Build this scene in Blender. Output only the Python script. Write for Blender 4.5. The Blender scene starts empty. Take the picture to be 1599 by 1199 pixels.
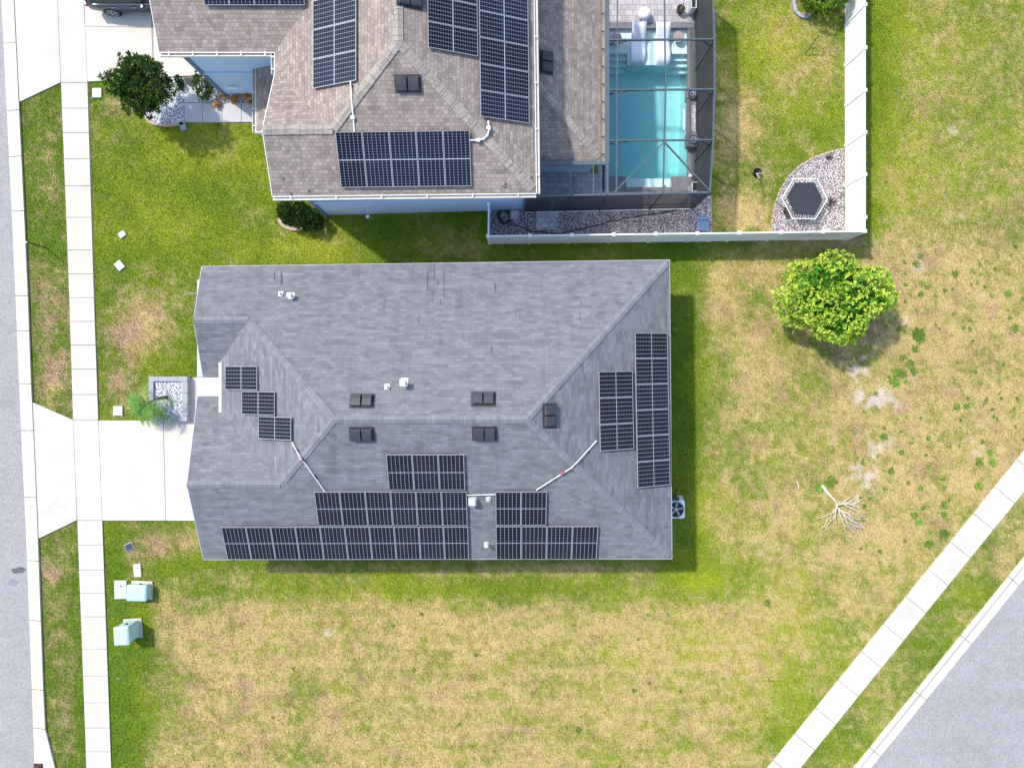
import bpy, math, random
import numpy as np
from mathutils import Vector, Matrix
random.seed(7); rng = np.random.default_rng(11)
SC = bpy.context.scene
COL = SC.collection

# ------------------------------------------------------------------ camera, sky, sun, exposure
HC = 32.0; FPX = 1066.0; SG = FPX / HC            # flying height, focal length in photo pixels, ground pixels per metre
cam_d = bpy.data.cameras.new('camera'); cam = bpy.data.objects.new('camera', cam_d); COL.objects.link(cam)
cam.location = (0, 0, HC); cam_d.sensor_width = 36; cam_d.lens = FPX / 1599 * 36
cam_d.shift_y = -19.5 / 1599; cam_d.clip_end = 2000
SC.camera = cam
world = bpy.data.worlds.new('World'); SC.world = world; world.use_nodes = True
wn = world.node_tree.nodes; wl = world.node_tree.links
sky = wn.new('ShaderNodeTexSky'); sky.sky_type = 'NISHITA'; sky.sun_disc = False
SUNV = Vector((-0.667, 0.50, 1.0)).normalized()
sky.sun_elevation = math.asin(SUNV.z); sky.sun_rotation = math.atan2(SUNV.x, SUNV.y) % (2 * math.pi)
wl.new(sky.outputs[0], wn['Background'].inputs[0]); wn['Background'].inputs[1].default_value = 0.15
sd = bpy.data.lights.new('sun', 'SUN'); sd.energy = 2.15; sd.angle = math.radians(2.6); sd.color = (1, 0.95, 0.87)
so = bpy.data.objects.new('sun', sd); COL.objects.link(so); so.rotation_euler = SUNV.to_track_quat('Z', 'Y').to_euler(); so.location = (-20, 15, 40)
SC.view_settings.view_transform = 'Standard'; SC.view_settings.look = 'None'
SC.view_settings.gamma = 1; SC.view_settings.exposure = 1.13

# ------------------------------------------------------------------ helpers
def G(gx, gy, z=0.0):                               # survey grid (1 unit = 3 cm) to metres
    return Vector(((gx - 800) / SG, (580 - gy) / SG, z))
def W(px, py, z=0.0):                               # what is seen at px, py and stands z high
    k = (HC - z) / FPX
    return Vector(((px - 800) * k, (580 - py) * k, z))

def newmat(name): 
    m = bpy.data.materials.new(name); m.use_nodes = True
    return m, m.node_tree, m.node_tree.nodes['Principled BSDF']
def N(nt, t, **kw):
    n = nt.nodes.new(t)
    for k, v in kw.items():
        if k.startswith('i_'):
            key = k[2:]; n.inputs[int(key) if key.isdigit() else key].default_value = v
        else: setattr(n, k, v)
    return n
def mixc(nt, fac, a, b, blend='MIX'):
    n = nt.nodes.new('ShaderNodeMix'); n.data_type = 'RGBA'; n.blend_type = blend
    for s, v in ((0, fac), (6, a), (7, b)):
        if hasattr(v, 'is_linked'): nt.links.new(v, n.inputs[s])
        else: n.inputs[s].default_value = v if s == 0 else (v if len(v) == 4 else (*v, 1))
    return n.outputs[2]
def mathn(nt, op, a, b=0.0, c=0.0):
    n = nt.nodes.new('ShaderNodeMath'); n.operation = op
    for s, v in ((0, a), (1, b), (2, c)):
        if hasattr(v, 'is_linked'): nt.links.new(v, n.inputs[s])
        else: n.inputs[s].default_value = v
    return n.outputs[0]
def noise(nt, vec, scale, detail=3, rough=0.55):
    n = N(nt, 'ShaderNodeTexNoise'); n.inputs['Scale'].default_value = scale; n.inputs['Detail'].default_value = detail
    n.inputs['Roughness'].default_value = rough
    if vec is not None: nt.links.new(vec, n.inputs['Vector'])
    return n.outputs[0]
def ramp(nt, fac, lo, hi):
    n = N(nt, 'ShaderNodeMapRange'); n.inputs[1].default_value = lo; n.inputs[2].default_value = hi
    nt.links.new(fac, n.inputs[0]); return n.outputs[0]
def coords(nt, kind='Object'):
    return N(nt, 'ShaderNodeTexCoord').outputs[kind]
def bump(nt, h, bs, dist=0.01, st=0.5):
    b = N(nt, 'ShaderNodeBump'); b.inputs['Strength'].default_value = st; b.inputs['Distance'].default_value = dist
    nt.links.new(h, b.inputs['Height']); nt.links.new(b.outputs[0], bs.inputs['Normal'])

def plain(name, col, rough=0.6, metal=0.0, var=0.12, scale=6.0, spec=0.4):
    m, nt, b = newmat(name); c = coords(nt)
    f = noise(nt, c, scale, 4)
    d = tuple(x * (1 - var) for x in col); l = tuple(min(1, x * (1 + var)) for x in col)
    nt.links.new(mixc(nt, ramp(nt, f, 0.3, 0.7), d, l), b.inputs['Base Color'])
    b.inputs['Roughness'].default_value = rough; b.inputs['Metallic'].default_value = metal
    b.inputs['Specular IOR Level'].default_value = spec
    return m
def shingles(name, c1, c2, bw, rh, mortar, streak):
    m, nt, b = newmat(name); uv = coords(nt, 'UV')
    br = N(nt, 'ShaderNodeTexBrick', offset=0.37, offset_frequency=2, squash=1)
    br.inputs['Scale'].default_value = 1; br.inputs['Brick Width'].default_value = bw; br.inputs['Row Height'].default_value = rh
    br.inputs['Mortar Size'].default_value = 0.008; br.inputs['Mortar Smooth'].default_value = 0.5; br.inputs['Bias'].default_value = -0.1
    br.inputs['Color1'].default_value = (*c1, 1); br.inputs['Color2'].default_value = (*c2, 1); br.inputs['Mortar'].default_value = (*mortar, 1)
    wob = N(nt, 'ShaderNodeVectorMath', operation='ADD')
    nz = N(nt, 'ShaderNodeTexNoise'); nz.inputs['Scale'].default_value = 0.7
    nt.links.new(uv, nz.inputs[0])
    sc = N(nt, 'ShaderNodeVectorMath', operation='SCALE'); sc.inputs[3].default_value = 0.03
    nt.links.new(nz.outputs[1], sc.inputs[0]); nt.links.new(uv, wob.inputs[0]); nt.links.new(sc.outputs[0], wob.inputs[1])
    nt.links.new(wob.outputs[0], br.inputs['Vector'])
    # a second, longer laminated tab layer
    b2 = N(nt, 'ShaderNodeTexBrick', offset=0.43, offset_frequency=3, squash=1)
    b2.inputs['Scale'].default_value = 1; b2.inputs['Brick Width'].default_value = bw * 2.7; b2.inputs['Row Height'].default_value = rh
    b2.inputs['Mortar Size'].default_value = 0.0; b2.inputs['Color1'].default_value = (1 - streak,) * 3 + (1,); b2.inputs['Color2'].default_value = (1 + streak,) * 3 + (1,)
    nt.links.new(wob.outputs[0], b2.inputs['Vector'])
    col = mixc(nt, 1.0, br.outputs[0], b2.outputs[0], 'MULTIPLY')
    mp = N(nt, 'ShaderNodeMapping'); mp.inputs['Scale'].default_value = (0.6, 2.4, 1); nt.links.new(uv, mp.inputs[0])
    s1 = noise(nt, mp.outputs[0], 1.6, 5, 0.65)
    col = mixc(nt, 1.0, col, mixc(nt, ramp(nt, s1, 0.25, 0.75), (0.80, 0.80, 0.81), (1.17, 1.17, 1.18)), 'MULTIPLY')
    mp2 = N(nt, 'ShaderNodeMapping'); mp2.inputs['Scale'].default_value = (2.2, 0.35, 1); nt.links.new(uv, mp2.inputs[0])
    s3 = noise(nt, mp2.outputs[0], 1.0, 4, 0.6)
    col = mixc(nt, 1.0, col, mixc(nt, ramp(nt, s3, 0.28, 0.5), (0.86, 0.86, 0.87), (1.03, 1.03, 1.03)), 'MULTIPLY')
    s2 = noise(nt, uv, 60, 2, 0.7)
    col = mixc(nt, 1.0, col, mixc(nt, s2, (0.72, 0.72, 0.72), (1.28, 1.28, 1.28)), 'MULTIPLY')
    nt.links.new(col, b.inputs['Base Color']); b.inputs['Roughness'].default_value = 0.9; b.inputs['Specular IOR Level'].default_value = 0.25
    bump(nt, mathn(nt, 'ADD', br.outputs[1], s2), b, -0.006, 0.5)
    return m
def concrete(name, col, var=0.1, stain=0.12):
    m, nt, b = newmat(name); c = coords(nt)
    a = mixc(nt, ramp(nt, noise(nt, c, 0.5, 6, 0.7), 0.35, 0.7), tuple(x * (1 - stain) for x in col), col)
    a = mixc(nt, 1.0, a, mixc(nt, noise(nt, c, 25, 3, 0.7), (1 - var,) * 3, (1 + var,) * 3), 'MULTIPLY')
    nt.links.new(a, b.inputs['Base Color']); b.inputs['Roughness'].default_value = 0.85
    bump(nt, noise(nt, c, 80, 2), b, 0.003, 0.3)
    return m
def asphalt(name, col):
    m, nt, b = newmat(name); c = coords(nt)
    a = mixc(nt, ramp(nt, noise(nt, c, 0.35, 5, 0.65), 0.3, 0.7), tuple(x * 0.9 for x in col), tuple(x * 1.08 for x in col))
    a = mixc(nt, 1.0, a, mixc(nt, ramp(nt, noise(nt, c, 1.6, 5, 0.7), 0.35, 0.65), (0.93, 0.93, 0.93), (1.05, 1.05, 1.05)), 'MULTIPLY')
    v = N(nt, 'ShaderNodeTexVoronoi'); v.inputs['Scale'].default_value = 28; nt.links.new(c, v.inputs[0])
    bw = N(nt, 'ShaderNodeRGBToBW'); nt.links.new(v.outputs[1], bw.inputs[0])
    a = mixc(nt, 1.0, a, mixc(nt, ramp(nt, bw.outputs[0], 0.2, 0.8), (0.82, 0.82, 0.82), (1.18, 1.18, 1.18)), 'MULTIPLY')
    nt.links.new(a, b.inputs['Base Color']); b.inputs['Roughness'].default_value = 0.92
    bump(nt, v.outputs[0], b, 0.008, 0.5)
    return m
def stones(name, cols, scale):
    m, nt, b = newmat(name); c = coords(nt)
    v = N(nt, 'ShaderNodeTexVoronoi'); v.inputs['Scale'].default_value = scale; nt.links.new(c, v.inputs[0])
    bw = N(nt, 'ShaderNodeSeparateColor'); nt.links.new(v.outputs[1], bw.inputs[0])
    cr = N(nt, 'ShaderNodeValToRGB'); cr.color_ramp.interpolation = 'CONSTANT'
    el = cr.color_ramp.elements; el[0].color = (*cols[0], 1); el[1].color = (*cols[-1], 1); el[1].position = 1 - 1 / len(cols)
    for i, k in enumerate(cols[1:-1]): e = el.new((i + 1) / len(cols)); e.color = (*k, 1)
    nt.links.new(bw.outputs[0], cr.inputs[0])
    a = mixc(nt, ramp(nt, v.outputs[0], 0.35, 0.75), cr.outputs[0], tuple(x * 0.35 for x in cols[0]))
    nt.links.new(a, b.inputs['Base Color']); b.inputs['Roughness'].default_value = 0.85
    bump(nt, v.outputs[0], b, -0.03, 0.8)
    return m
def pavers(name, c1, c2, mortar, bw=0.34, rh=0.26):
    m, nt, b = newmat(name); c = coords(nt)
    br = N(nt, 'ShaderNodeTexBrick', offset=0.4); br.inputs['Scale'].default_value = 1; br.inputs['Brick Width'].default_value = bw; br.inputs['Row Height'].default_value = rh
    br.inputs['Mortar Size'].default_value = 0.012; br.inputs['Color1'].default_value = (*c1, 1); br.inputs['Color2'].default_value = (*c2, 1); br.inputs['Mortar'].default_value = (*mortar, 1)
    nt.links.new(c, br.inputs['Vector'])
    a = mixc(nt, 1.0, br.outputs[0], mixc(nt, noise(nt, c, 9, 5, 0.7), (0.75, 0.75, 0.76), (1.25, 1.24, 1.24)), 'MULTIPLY')
    nt.links.new(a, b.inputs['Base Color']); b.inputs['Roughness'].default_value = 0.8
    bump(nt, br.outputs[1], b, -0.004, 0.5)
    return m
def attrmat(name, rough=0.6, fine=None, trans=0.0, spec=0.3):
    m, nt, b = newmat(name)
    at = N(nt, 'ShaderNodeAttribute', attribute_name='col'); a = at.outputs[0]
    if fine:
        c = coords(nt)
        a = mixc(nt, 1.0, a, mixc(nt, ramp(nt, noise(nt, c, fine, 4, 0.75), 0.3, 0.7), (0.55, 0.58, 0.5), (1.42, 1.38, 1.42)), 'MULTIPLY')
        bump(nt, noise(nt, c, fine * 1.5, 3, 0.7), b, 0.03, 0.7)
    nt.links.new(a, b.inputs['Base Color']); b.inputs['Roughness'].default_value = rough; b.inputs['Specular IOR Level'].default_value = spec
    if trans:
        tr = N(nt, 'ShaderNodeBsdfTranslucent'); mx = N(nt, 'ShaderNodeMixShader'); mx.inputs[0].default_value = trans
        nt.links.new(a, tr.inputs[0]); nt.links.new(b.outputs[0], mx.inputs[1]); nt.links.new(tr.outputs[0], mx.inputs[2])
        nt.links.new(mx.outputs[0], nt.nodes['Material Output'].inputs[0])
    return m
def screenmat(name, col, opacity):
    m, nt, b = newmat(name); b.inputs['Base Color'].default_value = (*col, 1); b.inputs['Roughness'].default_value = 0.8
    ge = N(nt, 'ShaderNodeNewGeometry'); dt = N(nt, 'ShaderNodeVectorMath', operation='DOT_PRODUCT')     # woven mesh: optical depth grows with slant
    nt.links.new(ge.outputs['Incoming'], dt.inputs[0]); nt.links.new(ge.outputs['True Normal'], dt.inputs[1])
    cs = mathn(nt, 'MAXIMUM', mathn(nt, 'ABSOLUTE', dt.outputs['Value']), 0.08)
    nt.links.new(mathn(nt, 'SUBTRACT', 1.0, mathn(nt, 'EXPONENT', mathn(nt, 'DIVIDE', -opacity, cs))), b.inputs['Alpha'])
    return m
def cellmat(name, cell, line, nu, nv, wu, wv, vline):
    m, nt, b = newmat(name); uv = coords(nt, 'UV'); s = N(nt, 'ShaderNodeSeparateXYZ'); nt.links.new(uv, s.inputs[0])
    def lines(o, n, w):
        p = mathn(nt, 'PINGPONG', mathn(nt, 'MULTIPLY', o, n), 0.5); return mathn(nt, 'LESS_THAN', p, w)
    lu = lines(s.outputs[0], nu, wu); lv = mathn(nt, 'MULTIPLY', lines(s.outputs[1], nv, wv), vline)
    mid = mathn(nt, 'LESS_THAN', mathn(nt, 'ABSOLUTE', mathn(nt, 'SUBTRACT', s.outputs[1], 0.5)), 0.008)
    f = mathn(nt, 'MAXIMUM', mathn(nt, 'MAXIMUM', mathn(nt, 'MULTIPLY', lu, 0.75), lv), mid)
    oi = N(nt, 'ShaderNodeObjectInfo')
    cc = mixc(nt, 1.0, mixc(nt, noise(nt, uv, 2.5, 2), tuple(x * 0.75 for x in cell), tuple(x * 1.3 for x in cell)),
              mixc(nt, oi.outputs['Random'], (0.6, 0.7, 0.8), (2.0, 1.8, 1.7)), 'MULTIPLY')
    nt.links.new(mixc(nt, f, cc, line), b.inputs['Base Color'])
    b.inputs['Roughness'].default_value = 0.25; b.inputs['Specular IOR Level'].default_value = 0.12
    return m

class MB:                                           # mesh builder; slope-aligned UVs in metres
    def __init__(s): s.v = []; s.f = []; s.uv = {}
    def poly(s, pts, uvs=None):
        i = len(s.v); s.v += [Vector(p) for p in pts]; s.f.append(tuple(range(i, i + len(pts))))
        if uvs: s.uv[len(s.f) - 1] = uvs
    def prism(s, pts, z0, z1):                      # ring of points (x, y) between two heights
        a = [Vector((p[0], p[1], z0)) for p in pts]; b = [Vector((p[0], p[1], z1)) for p in pts]
        s.loft([a, b], True, True)
    def loft(s, rings, cap0=False, cap1=False, closed=True):
        i = len(s.v); n = len(rings[0])
        for r in rings: s.v += [Vector(p) for p in r]
        for k in range(len(rings) - 1):
            for j in range(n if closed else n - 1):
                a = i + k * n + j; b = i + k * n + (j + 1) % n
                s.f.append((a, b, b + n, a + n))
        if cap0: s.f.append(tuple(i + j for j in reversed(range(n))))
        if cap1: s.f.append(tuple(i + (len(rings) - 1) * n + j for j in range(n)))
    def box(s, c, d, M=None, bev=0.0):
        x, y, z = d[0] / 2, d[1] / 2, d[2] / 2
        if bev:
            e = bev
            def ring(a, b, zz): return [(a - e, -b, zz), (a, -b + e, zz), (a, b - e, zz), (a - e, b, zz), (-a + e, b, zz), (-a, b - e, zz), (-a, -b + e, zz), (-a + e, -b, zz)]
            R = [ring(x - e, y - e, -z), ring(x, y, -z + e), ring(x, y, z - e), ring(x - e, y - e, z)]
        else:
            R = [[(x, -y, zz), (x, y, zz), (-x, y, zz), (-x, -y, zz)] for zz in (-z, z)]
        c = Vector(c)
        R = [[(M @ Vector(p) if M else Vector(p)) + c for p in r] for r in R]
        s.loft(R, True, True)
    def bar(s, a, b, w, h=None, up=(0, 0, 1)):
        h = h or w; a = Vector(a); b = Vector(b); d = (b - a).normalized(); up = Vector(up)
        if abs(d.dot(up)) > 0.98: up = Vector((0, 1, 0))
        r = d.cross(up).normalized(); u = r.cross(d)
        ring = lambda p: [p + r * w / 2 - u * h / 2, p + r * w / 2 + u * h / 2, p - r * w / 2 + u * h / 2, p - r * w / 2 - u * h / 2]
        s.loft([ring(a), ring(b)], True, True)
    def tube(s, pts, rad, n=8):
        pts = [Vector(p) for p in pts]; R = []
        for i, p in enumerate(pts):
            d = (pts[min(i + 1, len(pts) - 1)] - pts[max(i - 1, 0)]).normalized()
            up = Vector((0, 0, 1)) if abs(d.z) < 0.95 else Vector((1, 0, 0))
            a = d.cross(up).normalized(); b = a.cross(d); r = rad[i] if isinstance(rad, (list, tuple)) else rad
            R.append([p + (a * math.cos(t) - b * math.sin(t)) * r for t in [2 * math.pi * k / n for k in range(n)]])
        s.loft(R, True, True)
    def lathe(s, c, prof, n=20, top=True):
        c = Vector(c)
        s.loft([[c + Vector((r * math.cos(2 * math.pi * k / n), r * math.sin(2 * math.pi * k / n), z)) for k in range(n)] for r, z in prof], True, top)
    def build(s, name, mat, parent=None, smooth=False):
        me = bpy.data.meshes.new(name); me.from_pydata([tuple(p) for p in s.v], [], s.f)
        uvl = me.uv_layers.new(name='UVMap').data
        for pi, p in enumerate(me.polygons):
            n = p.normal; ex = s.uv.get(pi)
            if abs(n.z) > 0.9995: u = Vector((1, 0, 0)); v = Vector((0, 1, 0))
            else: u = Vector((0, 0, 1)).cross(n).normalized(); v = n.cross(u)
            if not ex and name in ('roof', 'ridge_cap'):              # snap so courses run along the eaves
                if abs(u.x) > abs(u.y) * 3: u = Vector((math.copysign(1, u.x), u.y * .0, 0)); 
                elif abs(u.y) > abs(u.x) * 3: u = Vector((0, math.copysign(1, u.y), 0))
                v = n.cross(u).normalized()
            for k, li in enumerate(p.loop_indices):
                co = me.vertices[me.loops[li].vertex_index].co
                uvl[li].uv = ex[k] if ex else (co.dot(u), co.dot(v))
        if smooth: me.polygons.foreach_set('use_smooth', [True] * len(me.polygons))
        me.materials.append(mat)
        o = bpy.data.objects.new(name, me); COL.objects.link(o)
        if parent: o.parent = parent; o.location = [-x for x in root_of(parent)]
        return o
def _each(s, name, mat, parent=None, smooth=False):
    par = list(range(len(s.v)))
    def find(a):
        while par[a] != a: par[a] = par[par[a]]; a = par[a]
        return a
    for f in s.f:
        for k in f[1:]: par[find(k)] = find(f[0])
    groups = {}
    for i, f in enumerate(s.f): groups.setdefault(find(f[0]), []).append(i)
    out = []
    for g in groups.values():
        m = MB(); mp = {}
        for i in g:
            for k in s.f[i]:
                if k not in mp: mp[k] = len(m.v); m.v.append(s.v[k])
            m.f.append(tuple(mp[k] for k in s.f[i]))
            if i in s.uv: m.uv[len(m.f) - 1] = s.uv[i]
        out.append(m.build(name, mat, parent, smooth))
    return out
MB.each = _each
def root_of(o):
    if o.parent: return (0, 0, 0) if True else None
    return o.location if o.type == 'EMPTY' else (0, 0, 0)
def tag(o, label, cat, group=None):
    o['label'] = label; o['category'] = cat
    if group: o['group'] = group
    return o
def thing(name, label, cat, loc=(0, 0, 0), group=None):
    o = bpy.data.objects.new(name, None); COL.objects.link(o); o.location = loc; o.empty_display_size = 0.3
    return tag(o, label, cat, group)
def struct(o): o['kind'] = 'structure'; return o
def stuff(o, label, cat): o['kind'] = 'stuff'; return tag(o, label, cat)
def copy_tree(o, parent=None):
    c = o.copy(); COL.objects.link(c); c.parent = parent
    for ch in list(o.children): copy_tree(ch, c)
    return c
def npmesh(name, verts, faces, cols, mat, parent=None, smooth=False):     # numpy mesh with one colour per face
    me = bpy.data.meshes.new(name); nf, k = faces.shape
    me.vertices.add(len(verts)); me.vertices.foreach_set('co', verts.astype(np.float32).ravel())
    me.loops.add(nf * k); me.loops.foreach_set('vertex_index', faces.astype(np.int32).ravel())
    me.polygons.add(nf); me.polygons.foreach_set('loop_start', np.arange(0, nf * k, k, dtype=np.int32))
    me.polygons.foreach_set('loop_total', np.full(nf, k, dtype=np.int32))
    me.update(calc_edges=True)
    dom = 'FACE' if len(cols) == nf else 'POINT'
    at = me.attributes.new('col', 'FLOAT_COLOR', dom)
    at.data.foreach_set('color', np.concatenate([np.clip(cols, 0, 1), np.ones((len(cols), 1))], 1).astype(np.float32).ravel())
    if smooth: me.polygons.foreach_set('use_smooth', [True] * nf)
    me.materials.append(mat)
    o = bpy.data.objects.new(name, me); COL.objects.link(o)
    if parent: o.parent = parent; o.location = [-x for x in root_of(parent)]
    return o

# ------------------------------------------------------------------ materials
M = {}
M['roof_grey'] = shingles('grey_shingles', (0.150, 0.151, 0.159), (0.200, 0.200, 0.208), 0.30, 0.140, (0.134, 0.135, 0.142), 0.08)
M['roof_brown'] = shingles('brown_shingles', (0.245, 0.192, 0.158), (0.355, 0.290, 0.245), 0.19, 0.143, (0.155, 0.125, 0.108), 0.09)
M['cap_grey'] = shingles('grey_cap_shingles', (0.172, 0.172, 0.18), (0.212, 0.212, 0.22), 0.3, 0.2, (0.16, 0.165, 0.18), 0.03)
M['cap_brown'] = shingles('brown_cap_shingles', (0.30, 0.255, 0.21), (0.365, 0.315, 0.265), 0.3, 0.2, (0.16, 0.14, 0.13), 0.03)
M['concrete'] = concrete('pale_concrete', (0.61, 0.56, 0.485), 0.06, 0.2)
M['kerb'] = concrete('kerb_concrete', (0.64, 0.57, 0.48), 0.05, 0.16)
M['joint'] = plain('joint_dirt', (0.34, 0.29, 0.24), 0.95)
M['asphalt'] = asphalt('worn_asphalt', (0.298, 0.286, 0.278))
M['white'] = plain('white_vinyl', (0.86, 0.86, 0.85), 0.45, var=0.03)
M['cream'] = plain('cream_aluminium', (0.58, 0.54, 0.47), 0.45, var=0.05)
M['beige'] = plain('beige_gutter', (0.78, 0.66, 0.48), 0.5, var=0.15)
M['blue_wall'] = concrete('blue_stucco', (0.52, 0.63, 0.80), 0.04, 0.05)
M['grey_wall'] = concrete('grey_stucco', (0.48, 0.49, 0.52), 0.04, 0.05)
M['dark_vent'] = plain('dark_vent_metal', (0.045, 0.045, 0.052), 0.5, var=0.2)
M['black'] = plain('black_plastic', (0.015, 0.015, 0.018), 0.5)
M['galv'] = plain('galvanised_metal', (0.62, 0.64, 0.65), 0.4, 0.3)
M['red'] = plain('red_tape', (0.5, 0.05, 0.04), 0.5)
M['alu'] = plain('panel_aluminium', (0.38, 0.39, 0.41), 0.4, 0.2, var=0.04)
M['cell_a'] = cellmat('dark_solar_cells', (0.004, 0.0045, 0.009), (0.38, 0.39, 0.42), 6, 20, 0.038, 0.08, 0.22)
M['cell_b'] = cellmat('navy_solar_cells', (0.004, 0.006, 0.015), (0.42, 0.45, 0.50), 6, 20, 0.03, 0.08, 0.22)
M['bronze'] = plain('grey_cage_aluminium', (0.095, 0.12, 0.135), 0.4, 0.2)
M['bronze_dark'] = plain('dark_cage_aluminium', (0.05, 0.055, 0.065), 0.5, 0.2)
M['scr_roof'] = screenmat('roof_insect_screen', (0.05, 0.05, 0.06), 0.06)
M['scr_wall'] = screenmat('wall_insect_screen', (0.03, 0.03, 0.04), 0.55)
M['deck'] = pavers('deck_pavers', (0.36, 0.32, 0.32), (0.52, 0.47, 0.46), (0.22, 0.2, 0.2))
M['pad'] = pavers('pad_pavers', (0.42, 0.40, 0.43), (0.60, 0.58, 0.60), (0.2, 0.19, 0.2), 0.3, 0.24)
M['coping'] = plain('grey_coping_stone', (0.17, 0.165, 0.175), 0.6, var=0.2)
M['plaster'] = plain('pool_plaster', (0.80, 0.86, 0.84), 0.6, var=0.05)
M['gravel'] = stones('mixed_gravel', [(0.26, 0.21, 0.21), (0.44, 0.36, 0.35), (0.68, 0.61, 0.59), (0.34, 0.28, 0.28), (0.52, 0.44, 0.43), (0.80, 0.75, 0.73)], 21)
M['wgravel'] = stones('white_gravel', [(0.42, 0.43, 0.5), (0.85, 0.85, 0.87), (0.6, 0.6, 0.66), (0.8, 0.8, 0.82), (0.16, 0.16, 0.2), (0.7, 0.7, 0.75), (0.9, 0.9, 0.9), (0.85, 0.85, 0.86)], 20)
M['block'] = concrete('grey_block', (0.36, 0.37, 0.40), 0.08, 0.12)
M['green_box'] = plain('mint_utility_paint', (0.42, 0.62, 0.52), 0.45, var=0.05)
M['teal_box'] = plain('teal_utility_paint', (0.44, 0.61, 0.60), 0.45, var=0.07)
M['lid'] = plain('grey_lid', (0.48, 0.49, 0.53), 0.7, var=0.08)
M['bark'] = plain('brown_bark', (0.10, 0.07, 0.05), 0.9, var=0.35, scale=20)
M['dead'] = plain('bleached_wood', (0.62, 0.56, 0.47), 0.8, var=0.2, scale=20)
M['mat_black'] = plain('trampoline_mat', (0.028, 0.03, 0.04), 0.7, var=0.15)
M['carpaint'] = plain('slate_car_paint', (0.045, 0.06, 0.08), 0.22, 0.4, var=0.03, spec=0.6)
M['glass'] = plain('dark_car_glass', (0.03, 0.035, 0.04), 0.08, var=0.02)
M['tail'] = plain('red_lamp_lens', (0.55, 0.08, 0.10), 0.15)
M['tyre'] = plain('tyre_rubber', (0.02, 0.02, 0.022), 0.8)
M['brick_edge'] = plain('pinkish_edging_brick', (0.45, 0.33, 0.26), 0.85, var=0.2, scale=14)
M['stain'] = plain('oil_stain', (0.10, 0.10, 0.11), 0.8)
M['wet'] = plain('dark_roof_stain', (0.085, 0.085, 0.095), 0.9, var=0.2)
M['bluepl'] = plain('faded_blue_plastic', (0.16, 0.30, 0.48), 0.5, var=0.1)
M['shell'] = plain('white_shell_plastic', (0.82, 0.84, 0.86), 0.35, var=0.03)
M['leaf'] = attrmat('leaves', 0.5, trans=0.25)
M['grass_blade'] = attrmat('grass_blades', 0.7, trans=0.3, spec=0.15)
M['lawn'] = attrmat('lawn', 0.95, fine=16, spec=0.1)
def watermat():
    m, nt, b = newmat('pool_water'); out = nt.nodes['Material Output']
    tr = N(nt, 'ShaderNodeBsdfTransparent'); tr.inputs[0].default_value = (0.93, 0.99, 0.99, 1)
    gl = N(nt, 'ShaderNodeBsdfGlossy'); gl.inputs['Roughness'].default_value = 0.04
    fr = N(nt, 'ShaderNodeFresnel'); fr.inputs[0].default_value = 1.33
    bp = N(nt, 'ShaderNodeBump'); bp.inputs['Strength'].default_value = 1.0; bp.inputs['Distance'].default_value = 0.05
    nt.links.new(noise(nt, coords(nt), 3.2, 4, 0.6), bp.inputs['Height']); nt.links.new(bp.outputs[0], gl.inputs['Normal']); nt.links.new(bp.outputs[0], fr.inputs['Normal'])
    mx = N(nt, 'ShaderNodeMixShader'); nt.links.new(fr.outputs[0], mx.inputs[0]); nt.links.new(tr.outputs[0], mx.inputs[1]); nt.links.new(gl.outputs[0], mx.inputs[2])
    nt.links.new(mx.outputs[0], out.inputs[0])
    ab = N(nt, 'ShaderNodeVolumeAbsorption'); ab.inputs[0].default_value = (0.05, 0.78, 0.83, 1); ab.inputs[1].default_value = 0.34
    nt.links.new(ab.outputs[0], out.inputs[1])
    nt.nodes.remove(b); return m
M['water'] = watermat()

# ------------------------------------------------------------------ ground field
def lattice(seed, n=256):
    return np.random.default_rng(seed).random((n, n))
def vnoise(x, y, cell, seed, octs=3):
    out = 0; amp = 1; tot = 0
    for o in range(octs):
        L = lattice(seed + o); fx = x / cell + 1000.3; fy = y / cell + 1000.7
        ix = np.floor(fx).astype(int); iy = np.floor(fy).astype(int); tx = fx - ix; ty = fy - iy
        tx = tx * tx * (3 - 2 * tx); ty = ty * ty * (3 - 2 * ty)
        g = lambda a, b: L[a % 256, b % 256]
        v = (g(ix, iy) * (1 - tx) + g(ix + 1, iy) * tx) * (1 - ty) + (g(ix, iy + 1) * (1 - tx) + g(ix + 1, iy + 1) * tx) * ty
        out = out + v * amp; tot += amp; amp *= 0.6; cell *= 0.45
    return out / tot
def blob(x, y, cx, cy, rx, ry): return np.exp(-(((x - cx) / rx) ** 2 + ((y - cy) / ry) ** 2))
def sstep(v, a, b): t = np.clip((v - a) / (b - a), 0, 1); return t * t * (3 - 2 * t)
DRY = [(215, 515, 45, 48, .75), (195, 600, 30, 45, .6), (250, 625, 40, 22, .5), (250, 470, 60, 25, .3), (80, 470, 22, 45, .55), (85, 590, 25, 45, .55), (60, 440, 12, 70, .2),
       (80, 890, 25, 40, .45), (105, 1100, 18, 55, .5), (180, 160, 30, 22, .5), (75, 230, 20, 25, .2), (260, 850, 55, 25, .55), (205, 880, 25, 40, .35), (345, 232, 60, 18, .15),
       (190, 1040, 14, 30, .4), (1150, 205, 28, 45, .6), (1165, 335, 45, 30, .75), (1140, 150, 20, 30, .3), (1290, 90, 40, 40, .35), (1250, 120, 40, 30, .25), (700, 385, 60, 14, .25),
       (1290, 375, 60, 14, .5), (1110, 460, 30, 60, .25), (1180, 560, 50, 60, .25), (900, 888, 150, 9, .6), (500, 888, 160, 7, .35), (370, 905, 40, 12, .25), (250, 220, 60, 40, .1)]
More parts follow.
